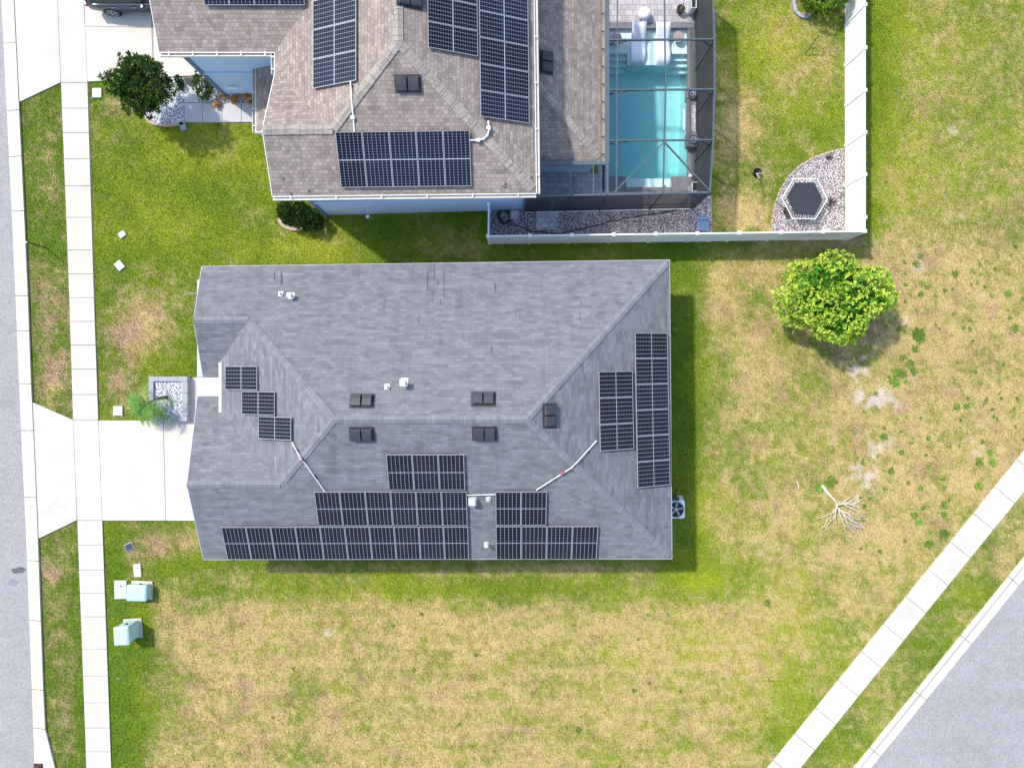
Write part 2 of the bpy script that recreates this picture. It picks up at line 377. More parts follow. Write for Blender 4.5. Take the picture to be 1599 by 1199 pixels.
LIME = [(300, 190, 90, 60, .6), (330, 250, 80, 40, .5), (480, 390, 90, 25, .8), (1210, 55, 60, 60, 1.0), (1230, 150, 60, 70, .4), (1070, 900, 40, 30, .3), (1130, 440, 25, 60, .5), (1440, 100, 80, 90, .35),
        (1420, 260, 80, 90, .35), (1110, 800, 40, 80, .4), (300, 360, 90, 30, .4), (240, 330, 60, 40, .3), (1130, 1000, 200, 120, .2), (1400, 870, 50, 60, .3), (68, 1110, 8, 80, .6)]
GREEN = [(660, 922, 430, 14, .34), (1140, 890, 90, 40, .15), (330, 885, 110, 22, .22), (300, 960, 50, 25, .1), (195, 1100, 30, 110, .45), (215, 960, 24, 40, .45), (180, 860, 14, 60, .6), (1078, 650, 18, 230, .35), (1240, 1080, 40, 40, .5), (1230, 1150, 60, 30, .5),
         (1085, 895, 40, 22, .6), (1290, 1000, 40, 60, .3), (560, 1110, 30, 40, .15), (470, 1100, 22, 55, .35), (470, 1180, 60, 25, .15), (1395, 30, 30, 60, .3), (1385, 150, 22, 120, .3), (270, 1070, 25, 35, .3), (1330, 1140, 60, 60, .3),
         (1500, 880, 70, 70, .3), (1450, 1010, 50, 60, .35), (260, 1120, 40, 25, .2), (300, 1150, 30, 30, .2)]
SAND = [(1432, 412, 14, 26, .8), (1352, 555, 16, 9, .9), (1338, 580, 14, 10, .8), (1415, 500, 22, 18, .6), (1365, 625, 30, 22, .8), (1375, 690, 30, 22, 1.), (1355, 735, 30, 26, 1.), (1340, 780, 30, 20, .6), (1530, 700, 26, 20, .8),
        (1525, 645, 22, 26, .5), (1520, 470, 18, 18, .5), (1490, 205, 18, 16, .6), (1505, 345, 22, 24, .5), (1350, 590, 50, 60, .35), (1440, 620, 60, 50, .35), (512, 988, 14, 10, .7), (480, 1000, 14, 14, .6), (590, 975, 30, 15, .35), (185, 1060, 8, 8, .6)]
def field(x, y):
    n1 = vnoise(x, y, 46, 1, 4); n2 = vnoise(x, y, 17, 20, 3); n3 = vnoise(x, y, 6, 40, 2); n4 = vnoise(x, y, 90, 60, 3)
    hs = vnoise(x * 0.14, y, 9, 80, 3)
    dry = np.full_like(x, 0.12)
    south = sstep(y, 845, 975) * sstep(x, 180, 290); dry = dry + 0.56 * south + .12 * south * sstep(x, 900, 400)
    east = sstep(x, 1050, 1150) * sstep(y, 340, 420) * (1 - sstep(y, 850, 960)); dry = dry + 0.46 * east + 0.22 * sstep(x, 1180, 1400) * east
    ne = sstep(x, 1350, 1400) * (1 - sstep(y, 340, 420)); dry = dry + 0.30 * ne + 0.1 * ne * sstep(y, 100, 340)
    back = sstep(x, 1100, 1120) * (1 - sstep(x, 1330, 1350)) * (1 - sstep(y, 365, 380)); dry = dry + 0.18 * back
    verge = 1 - sstep(x, 110, 130); dry = dry + 0.14 * verge
    dl = (x - 1247.6) * 0.7777 + (y - 1199) * 0.628     # beyond the diagonal pavement
    dry = dry - 0.17 * sstep(dl, 0, 6) * sstep(x, 1200, 1240)
    nearw = sstep(dl, -90, -20) * sstep(x, 1150, 1200) * (1 - sstep(dl, -10, 6)); dry = dry - 0.12 * nearw * sstep(y, 850, 1000)
    for c in DRY: dry = dry + c[4] * blob(x, y, *c[:4])
    for c in GREEN: dry = dry - c[4] * blob(x, y, *c[:4]) * (0.55 + 0.9 * n2)
    dry = dry + (n1 - .5) * 0.7 * (1 - .4 * south - .45 * ne) + (n2 - .5) * 0.5 * (1 - .35 * south - .3 * ne) + (n3 - .5) * 0.75 + (vnoise(x, y, 3.2, 310, 1) - .5) * .35 + (hs - .5) * (.16 + 0.42 * south)
    lime = 0.14 + (n4 - .5) * 0.8 + (vnoise(x, y, 22, 90, 3) - .5) * 0.5
    lime = lime + 0.2 * ne + 0.18 * east + .3 * south
    for c in LIME: lime = lime + c[4] * blob(x, y, *c[:4])
    lime = lime - 0.5 * verge - 0.35 * sstep(dl, 0, 6) * sstep(x, 1200, 1240) - 0.4 * (1 - sstep(x, 150, 230)) * sstep(y, 800, 900)
    sand = (vnoise(x, y, 12, 120, 3) - .54) * 1.3 * east * sstep(x, 1250, 1350) * (1 - .5 * sstep(y, 780, 850))
    for c in SAND: sand = sand + c[4] * blob(x, y, *c[:4]) * np.clip(3.2 * vnoise(x, y, 9, 130, 3) - .95, 0, 1.4) * .85
    return dry, lime, sand
C_G1 = np.array([0.122, 0.205, 0.015]); C_G2 = np.array([0.325, 0.360, 0.022]); C_ST = np.array([0.535, 0.400, 0.180]); C_BR = np.array([0.455, 0.300, 0.182]); C_SA = np.array([0.55, 0.46, 0.37])
def groundcol(x, y, jit=0, rg=None):
    d, l, s = field(x, y)
    if jit: d = d + rg.normal(size=len(x)) * jit; l = l + rg.normal(size=len(x)) * jit
    l = np.clip(l, 0, 1)[:, None]; dd = sstep(d, 0.14, 1.0)[:, None]; s = sstep(s, 0.25, 0.85)[:, None]
    br = sstep(vnoise(x, y, 30, 150, 3) + 0.25 * (1 - sstep(x, 200, 320)) - 0.12 * l[:, 0], 0.47, 0.78)[:, None]
    g = C_G1 * (1 - l) + C_G2 * l
    c = g * (1 - dd) + (C_ST * (1 - br) + C_BR * br) * dd
    c = c * (1 - s) + C_SA * s
    return c * (0.9 + 0.25 * (vnoise(x, y, 8, 170, 2) - .5))[:, None]

def axis(lo, hi, step, far):
    a = list(np.arange(lo, hi + step, step)); left = []; w = lo; s = step
    while w > -far: s *= 1.6; w -= s; left.append(w)
    right = []; w = a[-1]; s = step
    while w < far: s *= 1.6; w += s; right.append(w)
    return np.array(left[::-1] + a + right)
ax = axis(-50, 1650, 4.2, 22000); ay = axis(-50, 1250, 4.2, 22000)
# the lawn is one sheet, but the pool basin is cut out of it
X, Y = np.meshgrid(ax, ay); nx, ny = len(ax), len(ay)
vx = X.ravel(); vy = Y.ravel()
gz = np.zeros_like(vx)
V = np.stack([(vx - 800) / SG, (580 - vy) / SG, gz], 1)
i = np.arange(nx - 1)[None, :] + (np.arange(ny - 1) * nx)[:, None]; i = i.ravel()
F = np.stack([i, i + nx, i + nx + 1, i + 1], 1)
cx = (vx[F[:, 0]] + vx[F[:, 2]]) / 2; cy = (vy[F[:, 0]] + vy[F[:, 2]]) / 2
F = F[~((cx > 934) & (cx < 1082) & (cy > 34) & (cy < 302))]
cols = groundcol(vx, vy)
struct(npmesh('ground', V, F, cols, M['lawn']))

# ------------------------------------------------------------------ paving
def interp(pts, y):
    for (y0, x0), (y1, x1) in zip(pts, pts[1:]):
        if y <= y1 or (y1, x1) == pts[-1]: return x0 + (x1 - x0) * (y - y0) / (y1 - y0)
ROADE = [(-300, -12), (0, 3), (330, 19), (462, 25), (680, 34), (820, 41), (1199, 55), (1500, 66)]
KERBE = [(-300, 9), (0, 24), (330, 40), (462, 46), (630, 52), (680, 55), (820, 61), (1080, 70), (1136, 73), (1500, 88)]
SWL = [(-300, 80), (0, 92), (130, 97), (330, 105), (462, 110), (658, 116), (812, 122.5), (1199, 137), (1500, 148)]
SWR = [(-300, 122), (0, 132), (130, 138), (330, 144), (462, 148), (658, 155), (812, 161), (1199, 175), (1500, 186)]
def slab(mb, pts, z, t=0.1): mb.prism([G(*p)[:2] for p in pts][::-1], z - t, z)
def struct_slab(name, polys, z, mat, t=0.1):
    mb = MB()
    for p in polys: slab(mb, p, z, t)
    return struct(mb.build(name, mat))
# west road
ys = [-300, 0, 330, 462, 680, 820, 1199, 1500]
mb = MB()
for a, b in zip(ys, ys[1:]):
    mb.poly([G(-260, a, .012), G(-260, b, .012), G(interp(ROADE, b), b, .012), G(interp(ROADE, a), a, .012)])
struct(mb.build('road', M['asphalt']))
# kerb and gutter: pan plus raised back, cast in lengths
def kerb_run(mb, p0, p1, q0, q1):               # p road side, q lawn side
    prof = [(0, .014), (.52, .02), (.62, .05), (.72, .095), (1.0, .10), (1.0, -.05)]
    r0 = [Vector(p0).lerp(Vector(q0), t) + Vector((0, 0, z)) for t, z in prof]; r1 = [Vector(p1).lerp(Vector(q1), t) + Vector((0, 0, z)) for t, z in prof]
    mb.loft([r0, r1], closed=False)
mb = MB()
jy = [-90, 68, 173, 245, 330, 462, 517, 599, 672, 776, 875, 968, 1076, 1136, 1230, 1330]
for a, b in zip(jy, jy[1:]):
    a2 = a + .5; b2 = b - .5; fl = lambda y: 0 if y < 1137 else 13 * (y - 1137) / 62
    kerb_run(mb, G(interp(ROADE, b2), b2), G(interp(ROADE, a2), a2), G(interp(KERBE, b2) + fl(b2), b2), G(interp(KERBE, a2) + fl(a2), a2))
struct(mb.build('kerb', M['kerb']))
# west pavement
SW_CUT = [-150, -75, 0, 130, 170, 208, 249, 291, 340, 391, 428, 465, 502, 539, 576, 616, 656]
SW_CUT2 = [812, 850, 889, 925, 962, 1012, 1054, 1096, 1135, 1172, 1210, 1260, 1310]
mb = MB(); g = .45
def swpoly(a, b): return [(interp(SWL, a), a + g), (interp(SWR, a), a + g), (interp(SWR, b), b - g), (interp(SWL, b), b - g)]
sw = [swpoly(a, b) for a, b in zip(SW_CUT, SW_CUT[1:])] + [swpoly(a, b) for a, b in zip(SW_CUT2, SW_CUT2[1:])] + [swpoly(656, 812)]
struct_slab('pavement', sw, .06, M['concrete'])
struct_slab('joint_bed', [[(93, -150), (131, -150), (174, 1310), (139, 1310)]], .02, M['joint'], .02)
# drives
kx = lambda y: interp(KERBE, y) + .5
struct_slab('driveway', [
    [(kx(628), 628), (115.6, 655.5), (121.6, 811.5), (kx(840), 840), (kx(740), 740)],
    [(155.8, 656.4), (256, 656.6), (260, 812), (161.8, 812)], [(257, 656.6), (375, 657), (375, 813), (261, 812)]], .064, M['concrete'])
struct_slab('neighbouring_driveway', [
    [(kx(-120), -120), (88, -120), (91.4, 0), (96.4, 129.5), (kx(160), 160), (kx(60), 60)],
    [(132.8, -120), (232, -120), (238, 44), (134.6, 42)], [(134.6, 42.9), (238, 44.8), (241, 122), (138.6, 128.5)], [(239, -120), (420, -120), (420, 144), (347, 145), (346, 117), (242, 122)]], .064, M['concrete'])
struct_slab('entry_path', [[(299, 590), (307.5, 590), (307.5, 656), (299, 656)], [(308.2, 589), (392, 589), (392, 656), (308.2, 656)]], .066, concrete('warm_concrete', (0.66, 0.60, 0.54), .05, .1))
struct_slab('side_slab', [[(309, 437), (372, 437), (372, 588.4), (309, 588.4)]], .05, M['grey_wall'])
# south-east pavement, kerb and road, all running diagonally
D = Vector((402, -496)).normalized(); NR = Vector((0.7769, 0.6297))
def dg(base, t, off=0): p = Vector(base) + D * t + NR * off; return (p.x, p.y)
B0 = (1197, 1199)
cuts = [-260, -205, -150, -95, -37, 17, 70, 122, 178, 235, 290, 345, 400, 455, 512, 565, 620, 672, 730, 790, 850]
struct_slab('diagonal_pavement', [[dg(B0, b - g), dg(B0, b - g, 39.8), dg(B0, a + g, 39.8), dg(B0, a + g)][::-1] for a, b in zip(cuts, cuts[1:])], .06, M['concrete'])
struct_slab('diagonal_joint_bed', [[dg(B0, 845, 2), dg(B0, 845, 38), dg(B0, -255, 38), dg(B0, -255, 2)][::-1]], .02, M['joint'], .02)
mb = MB(); kc = [-250, -110, 12, 127, 240, 352, 470, 590, 720, 850]
for a, b in zip(kc, kc[1:]):
    kerb_run(mb, G(*dg(B0, a + .5, 126.5)), G(*dg(B0, b - .5, 126.5)), G(*dg(B0, a + .5, 104.5)), G(*dg(B0, b - .5, 104.5)))
struct(mb.build('diagonal_kerb', M['kerb']))
mb = MB(); mb.poly([G(*dg(B0, -250, 126.3), .012), G(*dg(B0, -250, 420), .012), G(*dg(B0, 850, 420), .012), G(*dg(B0, 850, 126.3), .012)])
struct(mb.build('diagonal_road', M['asphalt']))
struct_slab('drive_joint_bed', [[(60, 640), (118, 664), (154, 660), (370, 661), (370, 808), (160, 808), (120, 806), (66, 830)], [(40, -118), (410, -118), (410, 116), (236, 116), (140, 122), (96, 126), (40, 150)]], .045, M['joint'], .02)
# neighbour's front path and beds
struct_slab('garden_path', [[(289, 122), (306, 122), (312, 161), (289, 161)]] + [[(x0 + .4, 161.8), (x1 - .4, 161.8), (x1 - .4, 191.5), (x0 + .4, 191.5)] for x0, x1 in ((289, 318), (318, 348), (348, 378), (378, 408), (408, 440), (440, 472))], .06, concrete('path_concrete', (0.52, 0.50, 0.50), .05, .1))
def ringpoly(pts, z0, z1, name, mat, label=None, cat=None):
    mb = MB(); mb.prism([G(*p)[:2] for p in pts][::-1], z0, z1); o = mb.build(name, mat)
    if label: stuff(o, label, cat)
    return o
ringpoly([(240, 122), (288, 122), (288.5, 192), (262, 195), (240, 193), (228, 183), (232, 165)], 0, .04, 'white_gravel', M['wgravel'], 'white and grey stones in the bed round the dark magnolia tree', 'gravel')
ringpoly([(312.5, 161), (306.5, 122), (346, 122), (348, 146), (506, 149), (506, 161)], 0, .041, 'white_gravel', M['wgravel'], 'white stones in the narrow bed along the blue garage wall', 'gravel')
# gravel strip along the cage and corner bed
ringpoly([(766, 329), (1112, 306), (1112, 378), (766, 380)], 0, .035, 'gravel', M['gravel'], 'pinkish grey gravel strip between the pool cage and the white fence', 'gravel')
arc = [(1208, 374), (1205, 350), (1209, 325), (1217, 300), (1230, 278), (1248, 260), (1270, 247), (1295, 238), (1318, 233)]
ringpoly(arc + [(1318, 374)], 0, .036, 'gravel', M['gravel'], 'pinkish gravel corner bed under the hexagonal trampoline', 'gravel')
mb = MB()
for (a, b) in zip(arc[1:], arc[2:]):
    A = G(*a); Bv = G(*b); n = max(1, int((Bv - A).length / .22))
    for k in range(n):
        p = A.lerp(Bv, (k + .1) / n); q = A.lerp(Bv, (k + .9) / n); mb.bar(p + Vector((0, 0, .03)), q + Vector((0, 0, .03)), .08, .09)
tag(mb.build('bed_edging', M['brick_edge']), 'curved brick edging round the gravel corner bed', 'edging')

# ------------------------------------------------------------------ roofs
def build_roof(parent, polys, mat, wallmat, eaves, fascia_mat, th=.2, name='roof'):
    mb = MB()
    for p in polys: mb.poly(p)
    r = mb.build(name, mat, parent)
    fb = MB()
    for p in polys: fb.poly([q - Vector((0, 0, th)) for q in reversed(p)])
    for a, b in eaves:
        o = Vector((b.y - a.y, a.x - b.x, 0)).normalized() * .004
        fb.poly([a + o + Vector((0, 0, .005)), a + o - Vector((0, 0, th)), b + o - Vector((0, 0, th)), b + o + Vector((0, 0, .005))])
        fb.poly([a + Vector((0, 0, .005)) - o * 5, a + Vector((0, 0, .005)) + o, b + Vector((0, 0, .005)) + o, b + Vector((0, 0, .005)) - o * 5])
    fb.build('fascia', fascia_mat, parent)
    return r
def caps(parent, segs, mat, w=.30):
    for a, b in segs:
        mb = MB(); d = (b - a).normalized(); a = a + d * (.22 if a.z < 5.45 and abs(d.z) > .05 else 0); L = (b - a).length; n = max(1, round(L / .2)); s = d.cross(Vector((0, 0, 1))).normalized()
        up = s.cross(d)
        for k in range(n):
            p = a + d * (L * k / n); q = a + d * (L * (k + 1) / n); e = .007; dr = .045
            lo = lambda P, sg: P + s * sg * w / 2 + up * (-dr * (1.2 if abs(d.z) < .05 else .6) + .012)
            u0, u1 = p + up * (.026), q + up * (.026 - e)
            j = rng.random() * 7
            mb.poly([lo(p, -1), lo(q, -1), u1, u0][::-1], [(j, j), (j, j + .1), (j + .1, j + .1), (j + .1, j)]); mb.poly([u0, u1, lo(q, 1), lo(p, 1)][::-1], [(j, j), (j, j + .1), (j + .1, j + .1), (j + .1, j)])
            mb.poly([lo(p, -1), u0, lo(p, 1)])
        mb.build('ridge_cap', mat, parent)
def wall_loop(parent, pts, ztops, mat, name='wall'):
    mb = MB(); n = len(pts)
    for k in range(n):
        a, b = pts[k], pts[(k + 1) % n]; za, zb = ztops[k], ztops[(k + 1) % n]
        mb.poly([(a.x, a.y, -.05), (b.x, b.y, -.05), (b.x, b.y, zb), (a.x, a.y, za)][::-1])
    return mb.build(name, mat, parent)

house = thing('house', 'single-storey house under a large dark grey shingle hip roof with solar panels', 'house', tuple(G(690, 640)))
A = G(357, 430, 2.76); NE = G(1026, 420, 2.64); SE = G(1029, 848, 2.7); SWc = G(358.5, 849, 2.7)
R1 = G(568, 642.6, 5.32); R2 = G(819, 642.6, 5.32); G1 = G(360, 509, 3.712); J1 = G(436, 509, 3.712); V1 = G(388.6, 564, 3.0)
C1 = G(388.6, 589, 2.7); D1 = G(358, 589, 2.7); G2 = G(358, 733.8, 4.16); K = G(485, 733.8, 4.16); V2 = G(388.6, 638, 3.0); C2 = G(388.6, 615, 2.7); D2 = G(350, 615, 2.7)
def ccw(p):
    n = sum(((p[i].x * p[(i + 1) % len(p)].y - p[(i + 1) % len(p)].x * p[i].y) for i in range(len(p))))
    return p if n > 0 else p[::-1]
hp = [ccw(p) for p in ([A, G1, J1, R1, R2, NE], [G2, K, R1, R2, SE, SWc], [NE, R2, SE], [J1, R1, K, V2, V1], [G1, J1, V1, C1, D1], [G2, K, V2, C2, D2])]
loop = [A, G1, D1, C1, V1, V2, C2, D2, G2, SWc, SE, NE]
eav = list(zip(loop, loop[1:] + loop[:1]))
roofA = build_roof(house, hp, M['roof_grey'], None, eav, M['grey_wall'])
caps(house, [(A.lerp(J1, 0) if False else J1, R1), (K, R1), (R1, R2), (NE, R2), (SE, R2), (G1, J1), (G2, K)], M['cap_grey'])
wp = [G(370, 441), G(370, 509), G(370, 577), G(402, 577), G(402, 628), G(366, 628), G(369, 734), G(370, 837), G(1017, 837), G(1014, 432)]
wall_loop(house, wp, [2.6, 3.6, 2.6, 2.6, 2.6, 2.6, 4.1, 2.6, 2.6, 2.6], M['grey_wall'])
mb = MB(); mb.bar(G(391, 567, 2.93) - Vector((.1, 0, 0)), G(391, 638, 2.93) - Vector((.1, 0, 0)), .17, .13); mb.build('gutter', plain('pale_green_gutter', (0.62, 0.66, 0.50), .4, var=.04), house)
mb = MB(); mb.bar(G(356, 618, 2.62), G(389, 618, 2.62), .12, .1); mb.bar(G(366, 591, 2.6), G(389, 591, 2.6), .07, .08); mb.each('gutter', M['white'], house)
# roof planes for placing what stands on them
class Plane:
    def __init__(s, a, b, c): s.p = a; s.n = (b - a).cross(c - a).normalized(); s.n = s.n if s.n.z > 0 else -s.n; s.u = Vector((0, 0, 1)).cross(s.n).normalized(); s.v = s.n.cross(s.u)
    def hit(s, px, py, off=0.0):
        o = Vector((0, 0, HC)); d = Vector(((px - 800) / FPX, (580 - py) / FPX, -1)); p0 = s.p + s.n * off
        return o + d * ((p0 - o).dot(s.n) / d.dot(s.n))
    def at(s, x, y): return s.p.z - (s.n.x * (x - s.p.x) + s.n.y * (y - s.p.y)) / s.n.z
    def frame(s, p): return Matrix(((s.u.x, s.v.x, s.n.x, p.x), (s.u.y, s.v.y, s.n.y, p.y), (s.u.z, s.v.z, s.n.z, p.z), (0, 0, 0, 1)))
PN = Plane(A, NE, R1); PS = Plane(SWc, SE, R2); PE = Plane(NE, SE, R2); PW = Plane(V1, V2, R1)
# ridge vents, pipes (parts of the house)
def vent(plane, px, py, parent, along):
    c = plane.hit(px, py, .09); mb = MB(); R = plane.frame(c).to_3x3()
    if along: R = R @ Matrix.Rotation(math.pi / 2, 3, 'Z')
    for sgn in (-1, 1):
        o = R @ Vector((sgn * .215, 0, 0)) + c
        r = lambda a, b, z: [(a, -b, z), (a, b, z), (-a, b, z), (-a, -b, z)]
        rings = [[R @ Vector(p) + o for p in q] for q in (r(.2, .25, -.09), r(.2, .25, .05), r(.185, .22, .09), r(.17, .05, .11))]
        mb.loft(rings, True, True)
    mb.box(c + R @ Vector((0, 0, -.07)), (.98, .62, .03), R)
    return mb.build('roof_vent', M['dark_vent'], parent)
for v in ((PN, 565, 625, 0), (PN, 755, 622, 0), (PS, 565, 679, 0), (PS, 757, 678, 0), (PE, 860, 649, 0)):
    vent(v[0], v[1], v[2], house, v[3])
def pipe(plane, px, py, parent, r=.05, h=.28, hood=False):
    c = plane.hit(px, py, 0); mb = MB(); R = plane.frame(c).to_3x3()
    mb.box(c + R @ Vector((0, 0, .012)), (r * 5, r * 6, .015), R)
    mb.lathe(c - Vector((0, 0, .05)), [(r * 1.7, 0), (r * 1.4, .12), (r, .16), (r, h)], 12)
    if hood: mb.box(c + Vector((0, 0, h + .02)), (r * 4, r * 4.4, .1), None, .02)
    return mb.build('vent_pipe', M['galv'], parent)
for q in ((PN, 439, 459, .04, .25, 0), (PN, 456, 462, .05, .3, 1), (PN, 605, 604, .04, .25, 0), (PN, 632, 597, .06, .42, 1), (PS, 738, 782, .07, .25, 1), (PS, 763, 779, .04, .2, 0), (PS, 760, 849, .04, .28, 1)):
    pipe(q[0], q[1], q[2], house, q[3], q[4], q[5])
# stains on the shingles
mb = MB()
for x, y0, y1, w in ((668, 418, 456, 3.0), (679, 414, 438, 1.6), (684, 437, 447, 3), (676, 455, 470, 1), (694, 410, 468, 1), (774, 441, 457, 2.6), (906, 486, 503, 2), (908, 465, 480, 1), (805, 484, 496, 1.2), (768, 540, 553, 2), (687, 611, 618, 2),
                     (654, 495, 505, 1.5), (656, 488, 500, 1), (688, 467, 478, 1), (829, 514, 516, 4), (672, 612, 616, 2), (440, 424, 446, 5), (429, 424, 440, 2.5), (548, 472, 480, 1.4), (350, 560, 575, 3)):
    P = PN if x > 360 else Plane(G1, J1, D1); n = 5; pts = []
    for k in range(n + 1): pts.append((x + w * .5 * (0.25 + .75 * random.random()) * math.sin(math.pi * (k + .35) / (n + .7)), y0 + (y1 - y0) * k / n))
    for k in range(n, -1, -1): pts.append((x - w * .5 * (0.25 + .75 * random.random()) * math.sin(math.pi * (k + .35) / (n + .7)), y0 + (y1 - y0) * k / n))
    mb.poly([P.hit(a, b, .012) for a, b in pts][::-1])
mb.each('roof_stain', M['wet'], house)
mb = MB(); mb.box(G(1019, 548, 1.6), (.16, 1.0, .75), None, .02); mb.build('meter_box', M['black'], house)

# ------------------------------------------------------------------ solar panels
def panel_proto(w, l, cell):
    """portrait panel, w across, l up the slope; local origin at centre"""
    fb = MB(); t = .035; f = .018
    q = lambda a, b, z: [(a, -b, z), (a, b, z), (-a, b, z), (-a, -b, z)]
    fb.loft([q(w / 2 - f, l / 2 - f, -t / 2), q(w / 2, l / 2, -t / 2), q(w / 2, l / 2, t / 2), q(w / 2 - f, l / 2 - f, t / 2), q(w / 2 - f, l / 2 - f, -t / 2)])
    cb = MB(); a = w / 2 - f; b = l / 2 - f
    cb.poly([(-a, -b, .008), (a, -b, .008), (a, b, .008), (-a, b, .008)], [(0, 0), (1, 0), (1, 1), (0, 1)])
    cb.poly([(-a, -b, -.012), (-a, b, -.012), (a, b, -.012), (a, -b, -.012)], [(0, 0), (0, 0.001), (0.001, 0.001), (0.001, 0)])
    rb = MB()
    for sy in (-.27, .27): rb.box((0, sy * l, -.055), (w + .02, .04, .06))
    return fb, cb, rb
def array(plane, corners, nw, nl, cell, labels, group, landscape=False, off=.11):
    """corners: two opposite photo corners of the block; nw panels along the eave, nl up the slope"""
    p, q = plane.hit(*corners[0], off), plane.hit(*corners[1], off)
    u = plane.u; v = plane.v
    du = (q - p).dot(u); dv = (q - p).dot(v); su, sv = abs(du) / nw, abs(dv) / nl
    w, l = su, sv
    fb, cb, rb = panel_proto(w - .022, l - .022, cell); first = None; k = 0
    for j in range(nl):
        for i in range(nw):
            c = p + u * du * (i + .5) / nw + v * dv * (j + .5) / nl
            if first is None:
                e = thing('solar_panel', labels[k], 'solar panel', (0, 0, 0), group)
                fb.build('frame', M['alu'], e); cb.build('cell_sheet', cell, e); rb.each('mounting_rail', M['alu'], e); first = e
            else:
                e = copy_tree(first); e['label'] = labels[k]
            mw = plane.frame(c)
            mw = mw @ Matrix.Rotation(random.uniform(-.002, .002), 4, 'Z')
            e.matrix_world = mw; e.location = mw.to_translation(); e.rotation_euler = mw.to_euler(); k += 1
ORD = ['first', 'second', 'third', 'fourth', 'fifth', 'sixth', 'seventh', 'eighth', 'ninth', 'tenth']
gA = 'solar panels on the grey roof'; gB = 'solar panels on the brown roof'
def labs(n, fmt): return [fmt % ORD[i] for i in range(n)]
c = M['cell_a']
array(PW, [(352, 571.5), (402.5, 609.5)], 1, 1, c, ['topmost of three stepped solar panels above the entry'], gA, True)
array(PW, [(378, 610.5), (430, 649)], 1, 1, c, ['middle one of three stepped solar panels above the entry'], gA, True)
array(PW, [(404, 649.5), (455.5, 688)], 1, 1, c, ['lowest of three stepped solar panels, where the white conduit starts'], gA, True)
array(PS, [(345.5, 822.5), (733, 873)], 10, 1, c, labs(10, '%s panel from the left in the long bottom row of ten on the grey roof'), gA)
array(PS, [(490.5, 767.5), (731, 820.5)], 6, 1, c, labs(6, '%s panel from the left in the middle row of six on the grey roof'), gA)
array(PS, [(603, 709.5), (727, 765)], 3, 1, c, labs(3, '%s panel from the left in the top row of three on the grey roof'), gA)
array(PS, [(774, 767.5), (853.5, 820)], 2, 1, c, ['upper left panel of the L-shaped block of six on the grey roof', 'upper right panel of the L-shaped block of six on the grey roof'], gA)
array(PS, [(774.5, 821.5), (932, 873)], 4, 1, c, labs(4, '%s panel from the left in the bottom row of the L-shaped block'), gA)
array(PE, [(935, 580), (990.5, 701)], 3, 1, c, labs(3, '%s panel from the top in the shorter inner column near the east eave'), gA, True)
array(PE, [(991.5, 519.5), (1047, 757)], 6, 1, c, labs(6, '%s panel from the top in the long column along the east eave'), gA, True)
# conduits
def conduit(name_l, pts, red=None, boxes=(), r=.018):
    e = thing('conduit', name_l, 'conduit', tuple(pts[0]), 'white roof conduits'); mb = MB(); mb.tube([p for p in pts], r, 8); mb.build('pipe', M['white'], e)
    if red is not None: mb = MB(); a, b = red; mb.tube([a, b], r * 1.6, 8); mb.build('red_tape', M['red'], e)
    for bx in boxes: mb = MB(); mb.box(bx, (.16, .12, .09), None, .01); mb.build('junction_box', M['white'], e)
    mb = MB(); 
    for k in range(len(pts) - 1):
        m = pts[k].lerp(pts[k + 1], .5); mb.box(m - Vector((0, 0, .03)), (.09, .09, .05))
    mb.each('bracket', M['dark_vent'], e)
conduit('white conduit from the stepped panels over the hip to the middle row', [PW.hit(456, 690, .08), PW.hit(470, 716, .1), PS.hit(474, 720, .1), PS.hit(508, 768, .08)], (PW.hit(469, 713, .1), PS.hit(474, 720, .1)))
conduit('short white conduit joining the two south arrays past the galvanised vent', [PS.hit(729, 773, .08), PS.hit(774, 772, .08)])
conduit('white angled conduit crossing the hip to the east panel columns', [PS.hit(838, 765, .08), PS.hit(893, 730, .12), PE.hit(900, 723, .12), PE.hit(932, 688, .08)], (PS.hit(876, 741, .105), PS.hit(883, 736.5, .11)))

# ------------------------------------------------------------------ neighbour's two-storey house
nh = thing('neighbouring_house', 'two-storey blue house with a brown shingle roof and white gutters', 'house', tuple(G(650, 150)))
nSW = G(489, 353, 5.4); nSE = G(831.5, 349, 5.4); nNE = G(825, -178, 5.4); P = G(664, 187.3, 7.55); RN = G(663, -178, 7.55)
Q = G(576.6, 277.7, 6.45); GP = G(488.8, 279, 6.45); Vn = G(492, 194, 5.4); Gi = G(492, 166, 5.4); Gw = G(342, 166, 5.4); Vr = G(663.5, -6, 7.55); Gp = G(342, -6, 7.55)
Gn = G(342, -178, 5.4); Gni = G(492, -178, 5.4); Vw = G(487, 205, 5.5)
npol = [ccw(p) for p in ([nSW, nSE, P, Q, GP], [P, nSE, nNE, RN, Vr], [P, Vr, Gi, Vn, Q], [GP, Q, Vn], [Gw, Gi, Vr, Gp], [Gn, Gni, Vr, Gp], [Gni, RN, Vr])]
nl = [nSW, nSE, nNE, RN, Gni, Gn, Gp, Gw, Gi, Vn, GP]; nl = nl[::-1]
neav = list(zip(nl, nl[1:] + nl[:1]))
build_roof(nh, npol, M['roof_brown'], None, neav, M['white'])
caps(nh, [(P, Vr), (Vr, RN), (nSE, P), (Q, P), (GP, Q), (Gp, Vr)], M['cap_brown'], .36)
nw_ = [G(354, 150), G(512, 150), G(512, 200), G(512, 279), G(512, 336), G(817, 328), G(812, -165), G(354, -165)]
wall_loop(nh, nw_, [5.32, 5.32, 5.32, 6.25, 5.32, 5.32, 5.32, 5.32], M['blue_wall'])
mb = MB()
